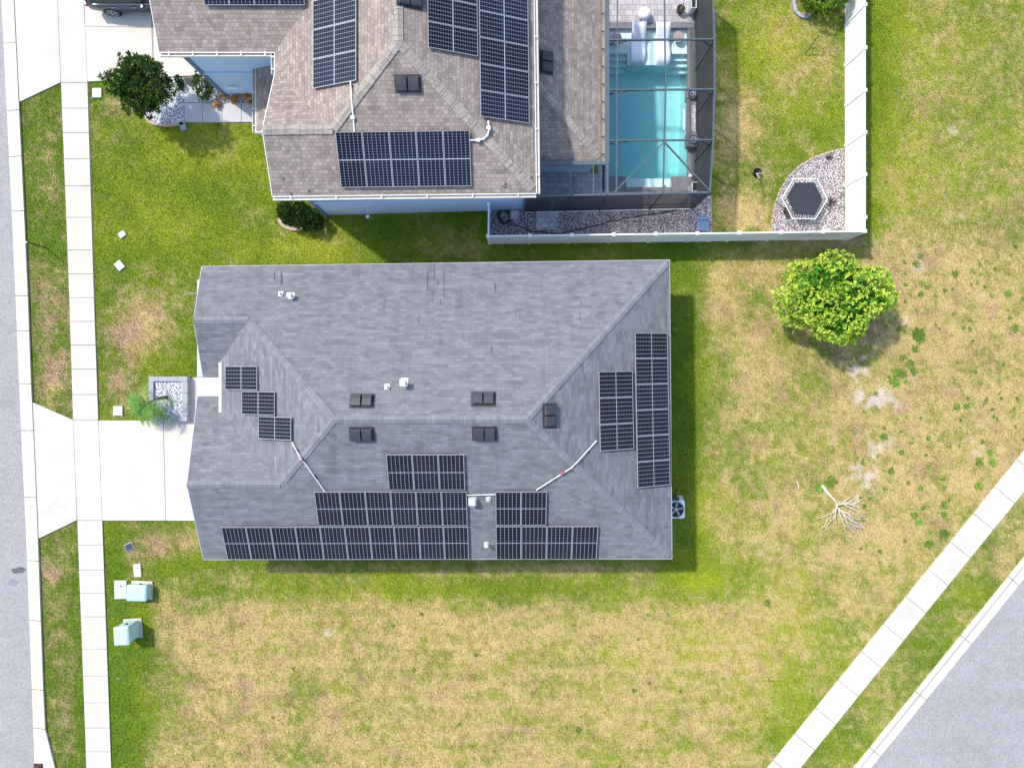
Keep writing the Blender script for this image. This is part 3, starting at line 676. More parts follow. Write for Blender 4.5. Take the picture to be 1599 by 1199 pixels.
mb.bar(G(348, 151.5, 2.5), G(514, 151.5, 2.5), .06, .14); mb.bar(G(511, 337.6, 2.5), G(819, 329.6, 2.5), .06, .14); mb.each('storey_band', plain('pale_blue_trim', (0.5, 0.64, 0.8), .5), nh)
mb = MB(); mb.bar(G(354, 151, 0.1), G(354, 151, 5.2), .16, .1); mb.bar(G(512, 337, 0.1), G(512, 337, 5.2), .12, .12); mb.bar(G(818, 329, 0.1), G(818, 329, 5.2), .1, .1); mb.each('corner_trim', plain('slate_trim', (0.16, 0.2, 0.28), .5), nh)
mb = MB(); p = G(378, 152.5, 1.1); mb.box(p, (.5, .08, .1)); mb.build('window_sill', M['white'], nh)
# gutters with brackets
def gutter(parent, a, b, out, mat, w=.15, gap=1.9, brk=None):
    if mat is M['white']: mat = M['cream']
    mb = MB(); o = Vector(out) * w
    z = Vector((0, 0, 1))
    prof = [(0, 0), (0, -.11), (1, -.11), (1, 0), (.86, 0), (.86, -.09), (.12, -.09), (.12, 0)]
    r = lambda p: [p + o * t + z * (h - .01) for t, h in prof]
    mb.loft([r(a), r(b)], True, True); g_ = mb.build('gutter', mat, parent)
    mb = MB(); L = (b - a).length; n = int(L / gap)
    for k in range(n + 1):
        p = a.lerp(b, (k + .4) / (n + .8)); mb.bar(p - o * .3 + z * .005, p + o * .98 + z * .005, .05, .02)
    mb.each('gutter_bracket', brk or mat, g_)
gutter(nh, nSW + Vector((0, 0, 0)), nSE, (0, -1, 0), M['white'])
gutter(nh, nSE, nNE, (1, 0, 0), M['white'])
gutter(nh, Gw, Gi, (0, -1, 0), M['white'], gap=1.1)
gutter(nh, Gi, Vn, (-1, 0, 0), M['white'], gap=.6)
NPS = Plane(nSW, nSE, P); NPE = Plane(nSE, nNE, P); NPW = Plane(Gi, Vn, P); NPG = Plane(Gw, Gi, Vr)
vent(NPS, 637, 131, nh, 0); vent(NPE, 641, -2, nh, 1)
# porch roof
p0, p1 = G(436, 150, 2.9), G(436, 241, 2.9); q0, q1 = G(510, 150, 3.8), G(510, 241, 3.8)
build_roof(nh, [ccw([p0, p1, q1, q0])], M['roof_brown'], None, [(p0, p1), (p1, q1)], M['white'])
gutter(nh, p0, p1, (-1, 0, 0), M['white'], gap=.9)
mb = MB(); mb.bar(G(442, 236, 0), G(442, 236, 2.7), .2); mb.bar(G(442, 196, 0), G(442, 196, 2.7), .2); mb.each('porch_post', M['white'], nh)
# lower rear roof
e0, e1 = G(928, 282, 2.9), G(928, 13, 2.9); w0, w1 = G(817, 282, 2.9), G(817, 13, 2.9); h0, h1 = G(817, 170, 4.35), G(817, 125, 4.35)
build_roof(nh, [ccw([e0, e1, h1, h0]), ccw([w0, e0, h0]), ccw([w1, e1, h1])], M['roof_brown'], None, [(w0, e0), (e0, e1), (e1, w1)], M['bronze'])
caps(nh, [(e0, h0)], M['cap_brown'], .3)
gutter(nh, e0, e1, (1, 0, 0), M['beige'], w=.17, gap=.78, brk=M['black'])
LPE = Plane(e0, e1, h0); vent(LPE, 855, 97, nh, 0)
wall_loop(nh, [G(817, 271), G(921, 271), G(921, 24), G(817, 24)], [2.8, 2.8, 2.8, 2.8], M['blue_wall'])
# roof debris
mb = MB()
for px, py, pl in ((443, 279, NPS), (482, 298, NPS), (455, 303, NPS), (788, 292, NPS), (813, 269, NPE), (831, 277, NPE), (636, 10, NPE), (790, 287, NPS)):
    p = pl.hit(px, py, .03); a = random.random() * 6; mb.box(p, (.09, .03, .03), Matrix.Rotation(a, 3, 'Z'))
mb.each('roof_clip', M['black'], nh)
c = M['cell_b']
array(NPS, [(523.5, 206), (737, 291)], 5, 1, c, labs(5, '%s panel from the left in the row of five near the brown roof south eave'), gB)
array(NPW, [(489, 2), (557, 126)], 3, 1, c, labs(3, '%s panel from the top in the column left of the brown roof ridge'), gB, True)
array(NPE, [(748, -25), (827.5, 193.5)], 5, 1, c, ['cut-off topmost panel in the outer column of the brown roof east slope'] + labs(4, '%s full panel from the top in the outer column of the brown roof east slope'), gB)
array(NPE, [(667, -49), (747, 89)], 3, 1, c, ['cut-off top panel in the inner column of the brown roof east slope'] + labs(2, '%s full panel from the top in the inner column of the brown roof east slope'), gB)
array(NPG, [(307, -74), (477, 9)], 4, 1, c, labs(4, '%s panel from the left in the row cut by the frame above the blue garage'), gB)
conduit('white conduit from the three-panel column down to the row of five', [NPW.hit(547, 117, .08), NPW.hit(549, 150, .1), NPS.hit(551, 172, .1), NPS.hit(554, 206, .08)], None, [NPS.hit(551, 184, .1)], .028)
conduit('curved white conduit round the hip between the row of five and the east column', [NPS.hit(734, 219, .08), NPS.hit(748, 219, .08), NPS.hit(756, 217, .1), NPE.hit(762, 211, .1), NPE.hit(764, 203, .1), NPE.hit(763, 189, .08)], None, [NPS.hit(747, 219, .09), NPE.hit(763.5, 200, .09)], .028)

# ------------------------------------------------------------------ white vinyl fence
fz = 1.78
fence = thing('fence', 'white vinyl privacy fence enclosing the neighbouring back garden', 'fence', tuple(G(1320, 373)))
def fence_run(pts):
    for a, b in zip(pts, pts[1:]):
        mb = MB(); L = (b - a).length; d = (b - a).normalized(); s = Vector((-d.y, d.x, 0)); n = max(2, int(L / .15))
        # tongue-and-groove boards: shallow zigzag grooves
        for k in range(n):
            p = a + d * (L * k / n + .004); q = a + d * (L * (k + 1) / n - .004)
            mb.bar((p + q) / 2 + Vector((0, 0, .08)), (p + q) / 2 + Vector((0, 0, fz - .1)), (q - p).length, .03, up=s)
        mb.bar(a + Vector((0, 0, fz - .05)), b + Vector((0, 0, fz - .05)), .055, .13); mb.bar(a + Vector((0, 0, .07)), b + Vector((0, 0, .07)), .05, .12)
        mb.build('panel', M['white'], fence)
def post(p):
    mb = MB(); mb.bar(p, p + Vector((0, 0, fz + .03)), .12)
    r = lambda w, z: [p + Vector((x * w, y * w, z)) for x, y in ((1, -1), (1, 1), (-1, 1), (-1, -1))]
    mb.loft([r(.075, fz + .03), r(.078, fz + .06), r(.02, fz + .1)], True, True); mb.build('post', M['white'], fence)
sp = [G(765 + (1320 - 765) * k / 9, 380.5 - 7 * k / 9) for k in range(10)]
fence_run([G(765.5, 333)] + [sp[0]]); fence_run(sp)
ep = [sp[-1]] + [G(1320.5, y) for y in (353, 290, 228, 166, 103.5, 40, -22, -85, -148)]
fence_run(ep)
for p in [G(765.5, 333)] + sp + ep[1:]: post(p)

# ------------------------------------------------------------------ pool, deck, cage
dz = .06
def deck_pieces():
    # deck around the pool cut-out
    out = [[(819, 272), (950, 272), (950, 326), (819, 327)], [(934, -120), (1085, -120), (1085, 36), (934, 36)], [(934, 36), (950, 36), (950, 272), (934, 272)],
           [(950, 300), (1085, 300), (1085, 323), (950, 326)]]
    return out
struct_slab('pool_deck', deck_pieces(), dz, M['deck'], .12)
# coping ring
struct_slab('pool_coping', [[(950.4, 36.4), (1084, 36.4), (1084, 46), (950.4, 46)], [(1073.5, 46.3), (1084, 46.3), (1084, 276), (1073.5, 276)], [(1049, 276.3), (1084, 276.3), (1084, 299.6), (1049, 299.6)],
                            [(950.4, 276.3), (978, 276.3), (978, 299.6), (950.4, 299.6)], [(978.3, 293), (1048.6, 293), (1048.6, 299.6), (978.3, 299.6)]], dz + .012, M['coping'], 1.6)
# basin
bs = MB()
def floor(x0, y0, x1, y1, z): slab(bs, [(x0, y0), (x1, y0), (x1, y1), (x0, y1)], z, 2.0 + z)
floor(944, 44, 1076, 82, -.15); floor(981, 82, 1048, 100, -.15)
for k, z in ((0, -.42), (1, -.62), (2, -.85)):
    floor(944, 82 + k * 7, 980.8, 89 + k * 7 - .01, z); floor(1048.2, 82 + k * 7, 1076, 89 + k * 7 - .01, z)
bs.poly([G(944, 99, -1.15), G(944, 108, -1.2), G(1076, 108, -1.2), G(1076, 99, -1.15)])
bs.poly([G(944, 108, -1.2), G(944, 280, -1.75), G(1076, 280, -1.75), G(1076, 108, -1.2)]); floor(978.5, 276.51, 1048.5, 295, -.28)
slab(bs, [(941, 40), (944, 40), (944, 300), (941, 300)], dz, 2.0)
struct(bs.build('pool_basin', M['plaster']))
wb = MB(); wz = -.06
pool_out = [(944.2, 46.1), (1073.4, 46.1), (1073.4, 276.2), (1048.8, 276.2), (1048.8, 292.9), (978.1, 292.9), (978.1, 276.2), (944.2, 276.2)]
wb.prism([G(*p)[:2] for p in pool_out][::-1], -1.9, wz)
struct(wb.build('pool_water', M['water']))
# raised features on the east coping
t = thing('pool_ledge', 'raised grey stone ledge along the east side of the pool', 'ledge', tuple(G(1079, 190)))
mb = MB(); mb.prism([G(*p)[:2] for p in [(1071, 164), (1084.5, 164), (1084.5, 216), (1071, 216)]][::-1], .075, .36); mb.build('wall', M['coping'], t)
for y in (152, 224):
    mb = MB(); mb.prism([G(*p)[:2] for p in [(1069, y - 10), (1084.5, y - 10), (1084.5, y + 10), (1069, y + 10)]][::-1], .075, .5 if y > 200 else .2); mb.build('pier', M['coping'], t)
mb = MB(); mb.box(G(1080, 190, .37), (.2, 1.2, .03)); mb.build('slab', M['deck'], t)
mb = MB(); mb.box(G(1068.5, 187, -.02), (.05, .95, .05)); mb.build('spillway', M['white'], t)
for y, zz, lab in ((152, .2, 'round scrolled fire bowl on the pool ledge, nearer the loungers'), (224, .5, 'round scrolled fire bowl on the raised pier beside the pool')):
    t = thing('fire_bowl', lab, 'bowl', tuple(G(1078, y, zz)), 'bowls beside the pool')
    mb = MB(); mb.lathe(G(1078, y, zz), [(.08, 0), (.15, .06), (.2, .13), (.21, .17), (.17, .17), (.14, .12), (.0, .1)], 20); mb.build('bowl', M['coping'], t, True)
    mb = MB()
    for k in range(7): a = k * .9; mb.lathe(G(1078, y, zz + .12) + Vector((math.cos(a) * .08, math.sin(a) * .08, 0)), [(.01, 0), (.04, .02), (.03, .06), (.0, .08)], 8)
    mb.build('stones', M['lid'], t, True)
# cage
cage = thing('pool_cage', 'grey aluminium screen enclosure over the swimming pool', 'screen enclosure', tuple(G(1000, 200)))
cz = 3.0
T = lambda px, py: W(px, py, cz)
xe = lambda y: np.interp(y, [-70, 0, 63, 141, 220, 301], [1112, 1114, 1116, 1116, 1114, 1109])
def beam(a, b, w=.055, h=.11, nm='beam', mat=None):
    mb = MB(); mb.bar(a, b, w, h); return mb.build(nm, mat or M['bronze'], cage)
for y in (-62, 63, 141, 220): beam(T(949, y), T(float(xe(y)), y - 1))
beam(T(838, 306.5), T(1109, 300.5), .07, .1)
beam(T(949, -62), T(949, 304), .09, .1); beam(T(965, -62), T(963, 303), .045, .07); beam(T(1037, -62), T(1040, 141), .055, .1); beam(T(1040, 141), T(1036, 302), .055, .1)
ee = [T(float(xe(y)), y - 1) for y in (-62, 63, 141, 220)] + [T(1109, 300.5)]
for a, b in zip(ee, ee[1:]): beam(a, b, .06, .1)
beam(T(1038, 222), T(1109, 299), .05, .09, 'brace'); beam(T(1038, 222), T(957, 303), .05, .09, 'brace')
beam(T(838, 256), T(949, 255), .16, .12); beam(T(891, 256), T(891, 305)); beam(T(927, 256), T(927, 305), .04, .06)
mb = MB(); mb.bar(T(948, -62), T(948, 256), .2, .13); mb.build('header', M['bronze'], cage)
# posts and rails of the walls
def down(p, inx=0, iny=0): return Vector((p.x, p.y, .06))
for p in ee: beam(down(p), p, .085, .085, 'post', M['bronze_dark'])
for a, b in zip(ee, ee[1:]):
    beam(down(a) + Vector((0, 0, .05)), down(b) + Vector((0, 0, .05)), .05, .07, 'rail', M['bronze']);
    for t in (.96,): beam(down(a) + Vector((0, 0, .95)), down(b) + Vector((0, 0, .95)), .04, .05, 'rail', M['bronze_dark'])
for x in (838, 891, 950, 1036): p = T(x, 306.5 - (x - 838) * 6 / 271); beam(down(p), p, .055, .055, 'post', M['bronze_dark'])
a, b = T(822, 306.7), T(1109, 300.5); beam(down(a) + Vector((0, 0, .05)), down(b) + Vector((0, 0, .05)), .05, .07, 'rail', M['white']); beam(down(a) + Vector((0, 0, .95)), down(b) + Vector((0, 0, .95)), .04, .05, 'rail', M['bronze_dark'])
for px in ((838, 866),):
    for q in px: p = T(q, 305); beam(down(p), Vector((p.x, p.y, 2.1)), .045, .045, 'door_frame')
    p0_, p1_ = T(838, 305), T(866, 305); beam(Vector((p0_.x, p0_.y, 2.1)), Vector((p1_.x, p1_.y, 2.1)), .045, .045, 'door_frame')
# corner knee braces
for y in (63, 141, 220):
    p = T(float(xe(y)), y - 1); q = T(949, y); beam(p + Vector((-.6, 0, 0)), p + Vector((0, 0, -.6)), .04, .05, 'brace', M['bronze_dark']); beam(q + Vector((1.0, 0, 0)), q + Vector((0.02, 0, -.5)), .04, .05, 'brace', M['bronze_dark'])
mb = MB(); mb.poly([T(949, -62) + Vector((0, 0, -.01)), T(949, 303) + Vector((0, 0, -.01)), T(1109, 300) + Vector((0, 0, -.01)), T(1114, 220) + Vector((0, 0, -.01)), T(1116, 100) + Vector((0, 0, -.01)), T(1113, -62) + Vector((0, 0, -.01))]); mb.poly([T(838, 256), T(838, 306), T(948, 304), T(948, 256)])
mb.build('roof_screen', M['scr_roof'], cage)
mb = MB()
for a, b in zip(ee, ee[1:]): mb.poly([a, down(a), down(b), b])
a, b = T(822, 306.7), T(1109, 300.5); mb.poly([a, down(a), down(b), b]); mb.build('wall_screen', M['scr_wall'], cage)

# pool furniture
def lounger(cx, y0, y1, lean, lab):
    t = thing('pool_lounger', lab, 'lounger', tuple(G(cx, (y0 + y1) / 2, -.24)), 'white in-pool loungers'); mb = MB()
    prof = [(0, .72), (.14, .66), (.3, .42), (.42, .30), (.52, .28), (.66, .34), (.8, .30), (1.0, .10)]
    R = []
    for k in range(len(prof)):
        f, z = prof[k]; y = y0 + (y1 - y0) * f; xo = lean * f; w = .33
        p = G(cx + xo, y, -.24 + z); R.append([p + Vector((-w, 0, 0)), p + Vector((-w * .5, 0, -.03)), p + Vector((w * .5, 0, -.03)), p + Vector((w, 0, 0)), p + Vector((w, 0, -.05)), p + Vector((-w, 0, -.05))])
    mb.loft(R, True, True); mb.build('shell', M['shell'], t, True)
    mb = MB(); mb.box(G(cx + lean * .5, y0 + (y1 - y0) * .45, -.1), (.5, .5, .26)); mb.build('base', M['shell'], t)
lounger(996.5, 41, 101, .5, 'left one of two white curved loungers on the shallow pool shelf')
lounger(1033, 42, 101, 4, 'right one of two white curved loungers on the shallow pool shelf')
t = thing('pouf', 'round white pouf on the pavers behind the loungers', 'pouf', tuple(G(1005, 27))); mb = MB(); mb.lathe(G(1005, 27, dz), [(.2, 0), (.28, .08), (.3, .22), (.27, .36), (.18, .43), (.0, .45)], 24); mb.build('cushion', M['shell'], t, True)
mb = MB(); mb.lathe(G(1005, 27, dz + .45), [(.03, -.01), (.03, .012), (0, .02)], 12); mb.build('button', M['lid'], t)
def side_table(gx, gy, lab):
    t = thing('side_table', lab, 'side table', tuple(G(gx, gy, -.24)), 'round side tables on the pool shelf'); mb = MB(); mb.lathe(G(gx, gy, .12), [(.24, 0), (.26, .02), (.26, .04), (.0, .045)], 24); mb.build('tabletop', plain('tan_resin', (0.33, 0.27, 0.25), .5), t)
    for k in range(3): a = k * 2.1 + .5; mb = MB(); p = G(gx, gy, -.24) + Vector((math.cos(a) * .2, math.sin(a) * .2, 0)); mb.bar(p, G(gx, gy, .12) + Vector((math.cos(a) * .12, math.sin(a) * .12, 0)), .035); mb.build('leg', M['coping'], t)
side_table(1059, 60, 'round tan side table standing right of the two loungers'); side_table(962, 62, 'round tan side table standing left of the two loungers')
def planter(gx, gy, lab, w=.26, l=.62, h=.75):
    t = thing('planter', lab, 'planter', tuple(G(gx, gy)), 'tall square planters on the pool deck'); mb = MB(); p = G(gx, gy, dz)
    r = lambda a, b, z: [p + Vector((x * a / 2, y * b / 2, z)) for x, y in ((1, -1), (1, 1), (-1, 1), (-1, -1))]
    mb.loft([r(w * .8, l * .8, 0), r(w, l, h), r(w - .07, l - .07, h), r(w - .08, l - .08, h - .08)], True, False); mb.build('pot', M['galv'], t)
    mb = MB(); mb.poly(r(w - .08, l - .08, h - .08)); mb.build('soil', M['black'], t)
planter(1077, 17, 'tall pale planter with white rim at the upper right deck corner'); planter(1079, 299, 'tall pale planter with white rim at the lower right deck corner', .3, .45)
t = thing('potted_plant', 'black pot with a curled plant on the upper pool deck', 'potted plant', tuple(G(1061, 18))); mb = MB(); mb.lathe(G(1061, 20, dz), [(.14, 0), (.2, .3), (.17, .3), (.0, .26)], 16); mb.build('pot', M['black'], t, True)
mb = MB(); mb.tube([G(1061, 14, .9) + Vector((math.cos(a) * .17, math.sin(a) * .17, 0)) for a in np.linspace(0, 6.28, 18)], .022, 6); mb.build('hoop', M['shell'], t)
mb = MB(); mb.tube([G(1061, 20, .3), G(1063, 17, .6), G(1062, 12, .9)], [.03, .02, .01], 6); mb.build('stem', plain('orange_stem', (0.55, 0.3, 0.08), .6), t)
mb = MB(); mb.lathe(G(1038, 291.5, -.05), [(.04, 0), (.08, .03), (.08, .07), (0, .09)], 14); tag(mb.build('chlorine_float', M['bluepl'], None, True), 'small blue float at the southern step of the pool', 'float')
mb = MB(); mb.lathe(G(1078, 276, dz + .01), [(.06, 0), (.1, .03), (.08, .1), (0, .13)], 14); tag(mb.build('deck_light', M['shell'], None, True), 'small white rounded fitting on the coping by the pool corner', 'fitting')
# gravel strip things
mb = MB(); slab(mb, [(838, 327), (871, 327), (871, 359), (838, 359)], .075, .08); struct(mb.build('paver_pad', M['pad']))
t = thing('utility_pad', 'square pinkish pad on the gravel by the blue wall corner', 'pad', tuple(G(804, 336))); mb = MB(); mb.box(G(804, 336.5, .12), (.42, .42, .2), None, .02); mb.build('block', M['pad'], t); mb = MB(); mb.box(G(804, 336.5, .235), (.3, .3, .03), None, .01); mb.build('lid', M['lid'], t)
pts = [(797, 350), (806, 352), (820, 357), (830, 362), (850, 363), (873, 366), (893, 361), (908, 359), (925, 354), (941, 351), (955, 345), (966, 345), (975, 341), (990, 340), (1010, 336), (1030, 334), (1050, 330), (1070, 325), (1085, 322)]
mb = MB(); mb.tube([G(x + random.uniform(-.4, .4), y, .06) for x, y in pts], .022, 6); tag(mb.build('hose', M['black']), 'thin black hose winding along the gravel strip', 'hose')
mb = MB(); mb.tube([G(789, 338, .05) + Vector((math.cos(a) * (.2 + .004 * k), math.sin(a) * (.2 + .004 * k), .01 + .002 * k)) for k, a in enumerate(np.linspace(0, 18.8, 50))], .02, 6); tag(mb.build('coiled_hose', M['black']), 'coiled dark hose on the gravel beside the utility pad', 'hose')
t = thing('step_stool', 'faded blue ribbed plastic stool on the gravel by the fence', 'stool', tuple(G(1095, 354))); 
for k in range(6): mb = MB(); mb.box(G(1087.5 + k * 3.0, 354, .34), (.07, .5, .03), None, .008); mb.build('slat', M['bluepl'], t)
mb = MB(); mb.box(G(1095, 344.5, .42), (.62, .1, .16), None, .02); mb.build('backrest', M['bluepl'], t)
for a in (-1, 1):
    for b in (-1, 1): mb = MB(); mb.bar(G(1095 + a * 8.5, 354 + b * 6, .03), G(1095 + a * 8, 354 + b * 6, .33), .05); mb.build('leg', M['bluepl'], t)

# ------------------------------------------------------------------ trampoline, pots in the corner
t = thing('trampoline', 'black hexagonal trampoline with a white frame in the gravel corner', 'trampoline', tuple(G(1250, 318))); tz = .75
ho = [W(*p, tz) for p in ((1239.4, 279.2), (1276.6, 279.2), (1292.4, 311.5), (1273.8, 341.8), (1238, 341.4), (1221.5, 309.4))]
hi = [W(*p, tz) for p in ((1241.5, 284.7), (1272.5, 284.7), (1285.5, 311.5), (1272.5, 337), (1242, 335), (1228.4, 308))]
mb = MB(); mb.tube(ho + [ho[0]], .02, 8); mb.build('frame', M['shell'], t, True)
mb = MB()
pts = []
for k in range(6):
    a, b = hi[k], hi[(k + 1) % 6]
    for j in range(8):
        p = a.lerp(b, j / 8); c_ = sum(hi, Vector()) / 6; pts.append(p + (c_ - p).normalized() * (.03 if j % 2 else 0))
mb.loft([[p - Vector((0, 0, .02)) for p in pts][::-1], [p for p in pts][::-1]], True, True); mb.build('jumping_mat', M['mat_black'], t)
mb = MB()
for k in range(6):
    for j in range(8):
        f = (j + .5) / 8; mb.tube([ho[k].lerp(ho[(k + 1) % 6], f), hi[k].lerp(hi[(k + 1) % 6], f)], .008, 5)
mb.each('spring', M['galv'], t)
for k in range(6): mb = MB(); mb.bar(ho[k] * 1.0 - Vector((0, 0, .75 - .03)), ho[k] - Vector((0, 0, .02)), .04); mb.build('leg', plain('teal_leg', (0.2, 0.5, 0.45), .5) if k == 0 else bpy.data.materials['teal_leg'], t)

def twig(mb, p, d, L, r, depth, spread=.6, flat=False):
    q = p + d * L; mid = p + d * L * .5 + Vector((random.uniform(-1, 1), random.uniform(-1, 1), random.uniform(-1, 1) * (0.2 if flat else 1))) * L * .07
    mb.tube([p, mid, q], [r, r * .8, r * .62], 5)
    if depth <= 0: return
    for k in range(random.choice((2, 3, 3))):
        a = Vector((random.uniform(-1, 1), random.uniform(-1, 1), random.uniform(-1, 1) * (.18 if flat else 1))) * spread
        nd = (d + a).normalized()
        if flat: nd.z = abs(nd.z) * .25
        twig(mb, q if k < 2 else mid, nd, L * random.uniform(.6, .85), r * .6, depth - 1, spread, flat)
def barepot(gx, gy, lab, h=1.0, tilt=(.5, .15), pot=False):
    t = thing('bare_plant', lab, 'plant', tuple(G(gx, gy)))
    if pot: mb = MB(); mb.lathe(G(gx, gy, .0), [(.16, 0), (.2, .22), (.17, .22), (.15, .12), (0, .1)], 16); mb.build('pot', M['black'], t, True)
    else:
        mb = MB(); 
        for k in range(26): a = random.random() * 6.28; mb.bar(G(gx, gy, .04), G(gx, gy, .12 + random.random() * .25) + Vector((math.cos(a), math.sin(a), 0)) * random.uniform(.1, .3), .035, .02)
        mb.build('dry_leaves', M['bark'], t)
    mb = MB(); d = Vector((tilt[0], tilt[1], 1)).normalized(); twig(mb, G(gx, gy, .05), d, h * .5, .035, 3, .4); mb.build('trunk', M['bark'] if not pot else M['dead'], t)
barepot(1226, 334, 'dry brown sapling leaning over the lower left rim of the trampoline', .8, (.8, .35)); barepot(1296, 318, 'dead brown shrub on the gravel right of the trampoline', .8, (.4, .3)); barepot(1181, 271, 'black pot with bare twigs standing on the patchy lawn', .5, (.1, -.5), True)
t = thing('dry_shrub', 'small dry tuft near the top of the gravel bed', 'shrub', tuple(G(1293, 245))); mb = MB()
for k in range(30): a = random.random() * 6.28; mb.bar(G(1293, 246, .03), G(1293, 246, .1 + random.random() * .15) + Vector((math.cos(a), math.sin(a), 0)) * random.uniform(.05, .2), .02)
mb.build('stems', M['bark'], t)
mb = MB(); mb.bar(G(1257, 86, .04), G(1265, 71, .95) * 1.0 - Vector((0.0, 0, 0)), .03); tag(mb.build('garden_stake', M['black']), 'thin black stake leaning in the fenced lawn', 'stake')

# ------------------------------------------------------------------ small things on the lawns
def lidbox(gx, gy, w, l, rot, mat, label, name='access_cover', h=.05, mark=True, grp='ground access covers'):
    t = thing(name, label, 'access cover', tuple(G(gx, gy)), grp); R = Matrix.Rotation(rot, 3, 'Z')
    mb = MB(); mb.box(G(gx, gy, h / 2 + .02), (w + .05, l + .05, h * .7), R, .01); mb.build('rim', M['lid'], t)
    mb = MB(); mb.box(G(gx, gy, h * .5 + .035), (w, l, h), R, .012); mb.build('cover', mat, t)
    if mark: mb = MB(); mb.lathe(G(gx, gy, h + .032) + R @ Vector((.02, l * .22 if l > w * 1.3 else 0, 0)), [(.035, 0), (.035, .012), (0, .013)], 10); mb.build('bolt', M['dark_vent'], t)
lidbox(153, 146, .38, .40, 0, M['white'], 'square white cover in the lawn beside the pavement near the magnolia')
lidbox(192, 366.5, .28, .22, .6, M['white'], 'small tilted white cover, upper of two in the front lawn'); lidbox(188, 415, .3, .38, .7, M['white'], 'tilted oblong white cover, lower of two in the front lawn')
lidbox(185.5, 641.5, .40, .40, 0, M['white'], 'square white cover in the grass just above the driveway', mark=False)
lidbox(203, 853, .36, .28, .45, M['dark_vent'], 'dark grey tilted cover in the grass below the driveway', mark=False)
lidbox(216, 890, .30, .56, .06, M['white'], 'narrow white cover just above the mint green cabinet'); lidbox(190, 920, .55, .82, .03, M['lid'], 'pale grey rounded cover left of the mint green cabinet')
def cabinet(base, w, l, h, rot, mat, label, slope=0.0, pad=None):
    t = thing('utility_cabinet', label, 'utility cabinet', tuple(base), 'green utility cabinets'); R = Matrix.Rotation(rot, 3, 'Z')
    if pad: mb = MB(); mb.box(base + Vector((0, 0, .04)), (pad[0], pad[1], .08), R, .02); mb.build('pad', M['block'] if False else plain('pad_concrete', (0.5, 0.42, 0.36), .8), t)
    r = lambda a, b, z: [base + R @ Vector((x, y, z)) for x, y in ((a, -b + .04), (a, b - .04), (a - .04, b), (-a + .04, b), (-a, b - .04), (-a, -b + .04), (-a + .04, -b), (a - .04, -b))]
    mb = MB(); mb.loft([r(w / 2, l / 2, .08), r(w / 2, l / 2, h - .14), r(w / 2 - .02, l / 2 - .02, h - .12)], True, True); mb.build('body', mat, t)
    mb = MB(); mb.loft([r(w / 2 + .03, l / 2 + .03, h - .12), r(w / 2 + .03, l / 2 + .03, h - .05), r(w / 2 - .04, l / 2 - .04, h)], True, True); mb.build('lid', mat, t)
    mb = MB(); mb.box(base + R @ Vector((w / 2 + .012, 0, h * .45)), (.03, l * .7, h * .5), R, .005); mb.build('door', mat, t)
    mb = MB(); mb.box(base + R @ Vector((w * .1, l / 2 + .03, h * .62)), (.1, .06, .08), R, .01); mb.build('latch', M['dark_vent'], t)
cabinet(G(223, 920.5), .85, .68, .55, -.03, M['green_box'], 'low mint green utility cabinet beside the pale grey cover', pad=(1.0, .85))
cabinet(G(209, 980), .62, .78, 1.05, .06, M['teal_box'], 'taller teal utility cabinet on a pad close to the pavement', pad=(.86, .9))
t = thing('marker_post', 'thin grey marker post on the verge beside the street', 'post', tuple(G(70, 386))); mb = MB(); mb.tube([G(70, 386, 0), G(68.5, 385.6, 1.12)], .03, 8); mb.build('pole', M['dark_vent'], t); mb = MB(); mb.box(G(68.5, 385.6, 1.14), (.09, .07, .08), None, .01); mb.build('cap', M['galv'], t)
t = thing('downspout_splash', 'small pale block at the edge of the front path', 'splash block', tuple(G(286, 197))); mb = MB(); mb.box(G(287, 197, .06), (.28, .45, .1), Matrix.Rotation(.3, 3, 'Z'), .02); mb.build('block', M['block'], t)
mb = MB(); mb.lathe(G(575, 338.5, .0), [(.08, 0), (.1, .05), (.08, .09), (0, .1)], 16); tag(mb.build('cleanout_cap', M['white'], None, True), 'small round white cap in the shaded lawn by the blue wall', 'pipe cap')
for x, y, s in ((29, 886, 1.0), (34, 891, 1.1), (20, 909, 1.2), (33, 869, .8), (22, 976, .5)):
    pass
def stainpoly(name, pts_c, label, mat):
    mb = MB()
    for (x, y, r) in pts_c:
        n = 18; mb.poly([G(x + r * (1 + .18 * math.sin(3 * a + x) + .1 * random.random()) * math.cos(a), y - r * .9 * (1 + .15 * math.cos(2 * a)) * math.sin(a), .016 + .002 * (pts_c.index((x, y, r)))) for a in [2 * math.pi * k / n for k in range(n)]])
    tag(mb.build(name, mat), label, 'stain')
stainpoly('oil_stain', [(25, 891, 5.5), (33, 889.5, 6)], 'dark double oil spot on the road beside the kerb', M['stain'])
M['stain2'] = plain('faint_stain', (0.22, 0.22, 0.24), .85); stainpoly('oil_stain', [(21, 909, 7)], 'fainter round oil spot just below the dark one', M['stain2'])
t = thing('storm_drain', 'rusty brown grate set in the kerb', 'drain', tuple(G(61, 1196))); mb = MB()
for k in range(5): mb.box(G(56.5 + k * 2.3, 1200, .07), (.035, .5, .03))
mb.build('bars', plain('rusty_iron', (0.16, 0.07, 0.05), .8), t); mb = MB(); mb.box(G(61, 1200, .045), (.4, .54, .02)); mb.build('frame', M['black'], t)
